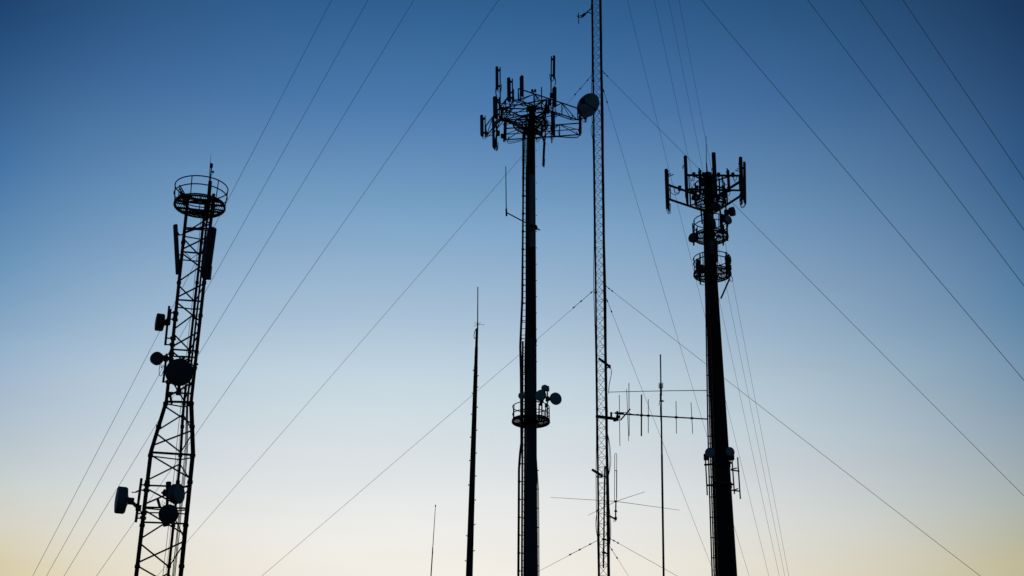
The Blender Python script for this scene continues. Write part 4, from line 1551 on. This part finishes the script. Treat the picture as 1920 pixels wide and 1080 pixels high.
# ================================================================== guy wires
def guy(row, legk, anchor, label, group, r, beads, dx=0.0, pk=None):
    P = mast_leg(legk, mast_row(row)) if pk is None else pk
    end = Vector((anchor.x, anchor.y, ground_z(anchor.x, anchor.y)))
    d = (end - P)
    n = 24
    pts = []
    for i in range(n + 1):
        t = i / n
        pts.append(P + d * t - Vector((0, 0, 0.10 * 4 * t * (1 - t) * min(1, d.length / 60))))
    o = MB().tube(pts, r, 5).build('guy_wire', M_WIRE)
    o['label'] = label
    o['category'] = 'wire'
    o['group'] = group
    e = d.normalized()
    for b in beads:
        Q = P + e * b
        MB().lathe(Q - e * 0.07, e, [(0.012, 0), (0.03, 0.03), (0.037, 0.07), (0.03, 0.11), (0.012, 0.14)], 10).build('insulator', M_CABLE, o)
    if beads:
        MB().bar(P, P + e * beads[-1], r * 1.5).build('turnbuckle', M_CABLE, o)
    return o


LEFT, RIGHT, BACK = 'guy wires running down to the left', 'guy wires running down to the right', 'guy wires running down behind the right mast'
rows = [-950, -741, -543, -249, 138, 541, 1012]
rows_r = [-855, -695, -520, -224, 136, 538, 1010]
rows_b = [-845, -690, -505, -225, 153, 548, 1018]
lab_l = ['leftmost guy wire of the four crossing the top edge at left', 'guy wire second from left along the top edge, passing behind the lattice tower',
         'guy wire third from left along the top edge, passing behind the lattice tower', 'guy wire leaving the top edge just left of the tall tubular mast',
         'guy wire from the lattice mast above the round dish, passing behind the tallest tubular mast', 'guy wire from mid lattice mast, passing behind the tubular mast and the slim step pole',
         'short lowest guy wire sloping left from the foot of the lattice mast']
lab_r = ['guy wire nearest the top right corner', 'guy wire second from the right corner along the top edge', 'guy wire third from the right corner along the top edge',
         'long guy wire from the top edge above the right mast to the right edge', 'guy wire from the lattice mast passing behind the antenna head of the thick tapering mast',
         'guy wire from mid lattice mast, crossing behind the middle of the thick tapering mast', 'short lowest guy wire sloping right from the foot of the lattice mast']
lab_b = ['rightmost of the steep wires coming down to the whip of the right mast', 'third of four steep wires falling from the top edge behind the right mast',
         'second of four steep wires falling from the top edge behind the right mast', 'leftmost of four steep wires falling from the top edge beside the lattice mast',
         'steep guy wire from beside the round dish, passing behind the railed cages', 'steep guy wire from mid lattice mast, passing behind the boom antenna',
         'short steep lowest guy wire at the right of the lattice mast foot']
for i in range(7):
    bl = [] if i < 4 else ([0.5, 1.15, 1.6] if i == 4 else ([0.3, 1.0, 1.5] if i == 5 else [0.45, 1.0, 1.5]))
    guy(rows[i], 'A', ANCHOR_LEFT, lab_l[i], LEFT, 0.0095 if i < 4 else 0.008, bl)
    bl = [] if i < 4 else [0.15, 0.45, 0.75]
    guy(rows_r[i], 'B', ANCHOR_RIGHT if i < 5 else ANCHOR_RIGHT_OUTER, lab_r[i], RIGHT, 0.0115 if i < 4 else 0.009, bl)
    bl = [] if i < 4 else [0.4, 1.0]
    guy(rows_b[i], 'C', ANCHOR_BACK, lab_b[i], BACK, 0.008, bl)

# level cable between the lattice mast and the right mast
pts = [at(1142.5, 735.2, MAST_Y - .3), at(1180, 734.2, 61.4), at(1230, 733.2, 57.0), at(1280, 732.4, 52.5), at(1326, 732.2, 48.1)]
o = MB().tube(spline(pts, 8), 0.017, 6).build('cable', M_CABLE)
o['label'] = 'thin level cable strung from the lattice mast across to the thick right mast'
o['category'] = 'cable'


# ================================================================== slim poles
def stepped_pole():
    Y = 55.0
    c = lambda y: 894.4 + (y - 616) * (880.0 - 894.4) / 459
    top, low = at(c(616), 616, Y), at(c(1075), 1075, Y)
    base = to_ground(top, low)
    root = thing('antenna_pole', 'slim tapering dark pole with step pegs and a whip on its tip', 'pole', base)
    wid = [(616, 4.8), (650, 5.2), (651, 6.0), (686, 6.6), (687, 7.2), (800, 9.2), (940, 11.2), (1075, 13.0)]
    rings_ = pole_rings([(y, c(y) - w / 2, c(y) + w / 2) for y, w in wid], Y)
    cl, rl = rings_[-1]
    end = base - Vector((0, 0, 0.2))
    rings_.append((end, rl * 1.35))
    pole_mesh(rings_, 14).build('pole', M_WOOD, root)
    m = MB()
    pegs_l = (695, 738, 777, 820, 864, 910, 1005, 1052)
    pegs_r = (705, 726, 764, 807, 850, 893, 938, 984, 1033)
    for ys, s in ((pegs_l, -1), (pegs_r, 1)):
        for y in ys:
            w = 4.8 + (y - 616) * 8.2 / 459
            P = at(c(y) + s * (w / 2 - 0.6), y, Y)
            Q = P + Vector((s * 0.055, 0, 0))
            m.bar(P, Q, 0.016)
            m.bar(Q, Q + Vector((0, 0, 0.04)), 0.016)
    m.each('step_peg', M_STEEL, root, 2)
    m = MB()
    m.bar(at(895.4, 622, Y), at(895.6, 604, Y), 0.03, n=8)
    m.bar(at(895.6, 606, Y), at(895.9, 538, Y), 0.024, 0.019, n=8)
    w = m.build('whip_antenna', M_PANELD, root)
    m = MB()
    for x1, y1, dy in ((908.5, 609, -.1), (887.5, 611.5, -.2), (889.5, 604.5, .2), (901, 605, .35)):
        m.bar(at(895.5, 608.5, Y), at(x1, y1, Y + dy), 0.008)
    m.build('radial_rod', M_STEEL, w)
    m = MB()
    m.tube(spline([at(896, 617, Y - .1), at(892, 618, Y - .1), at(889, 626, Y - .1), at(889.4, 634, Y - .1), at(892.5, 633, Y - .1), at(894, 626, Y - .1)], 6), 0.016)
    m.each('jumper_cable', M_CABLE, root)


stepped_pole()


def thin_whip():
    Y = 60.0
    a, b = at(816.6, 947, Y), at(808, 1080, Y)
    base = to_ground(a, b)
    root = thing('whip_antenna', 'shortest, thinnest whip antenna, leaning slightly, beside the slim step pole', 'antenna', base)
    j = at(811.3, 1030, Y)
    m = MB()
    m.bar(base - Vector((0, 0, .1)), j, 0.030, 0.024, n=8)
    m.build('mast_tube', M_STEEL, root)
    MB().bar(j, a, 0.017, 0.012, n=8).build('whip', M_PANELD, root)
    m = MB()
    for x, y in ((810.9, 1028), (811.2, 1036.5)):
        m.bar(at(x - 1.2, y, Y), at(x + 1.0, y, Y), 0.022)
    m.bar(at(816.4, 946.5, Y), at(816.5, 950, Y), 0.022)
    m.build('clamp', M_STEEL, root)


thin_whip()


def slender_mast():
    Y = 56.0
    a, b = at(1238.3, 665, Y), at(1244.3, 1080, Y)
    base = to_ground(a, b)
    root = thing('antenna_mast', 'slender pipe mast with a coil and stout whip on top, behind the boom antenna', 'mast', base)

    def p(y, dx=0.0, dy=0.0):
        return at(1238.3 + (y - 665) * 6.0 / 415 + dx, y, Y + dy)
    m = MB()
    m.bar(p(853), p(724), 1.7 * mpp(p(800)), 1.3 * mpp(p(730)), n=10)
    m.bar(base - Vector((0, 0, .2)), p(853), 2.15 * mpp(p(1000)), 1.95 * mpp(p(860)), n=10)
    m.build('mast_tube', M_STEEL, root)
    m = MB()
    m.bar(p(726), p(667), 1.25 * mpp(p(700)), n=10)
    m.bar(p(667.5), p(665), 1.45 * mpp(p(700)), n=10)
    w = m.build('whip_antenna', M_PANELD, root)
    m = MB()
    P = p(723)
    for k, y in enumerate((719, 721, 723, 725, 727)):
        m.ring(p(y), 3.9 * mpp(P), 0.009, 20)
    for k in range(6):
        a_ = k * pi / 3
        d = Vector((cos(a_), sin(a_), 0)) * 3.9 * mpp(P)
        m.bar(p(719) + d, p(727) + d, 0.006)
        m.bar(p(727) + d, p(727), 0.006)
    m.build('matching_coil', M_STEEL, w)
    m = MB()
    m.bar(p(727), p(742), 0.045, n=10)
    m.tube(spline([p(736, -1), p(742, -2.2), p(750, -1.9), p(760, -4.2)], 5), 0.014)
    m.bar(p(752, -3.2, -.05), p(752, 5.6, -.05), 0.024)
    m.bar(p(752, 1.5, -.05), p(752, 3.5, -.05), 0.04)
    m.tube(spline([p(752, 0, -.05), p(760, -1.6), p(775, -1.8), p(790, -1.2)], 5), 0.012)
    m.build('clamp', M_STEEL, root)


slender_mast()
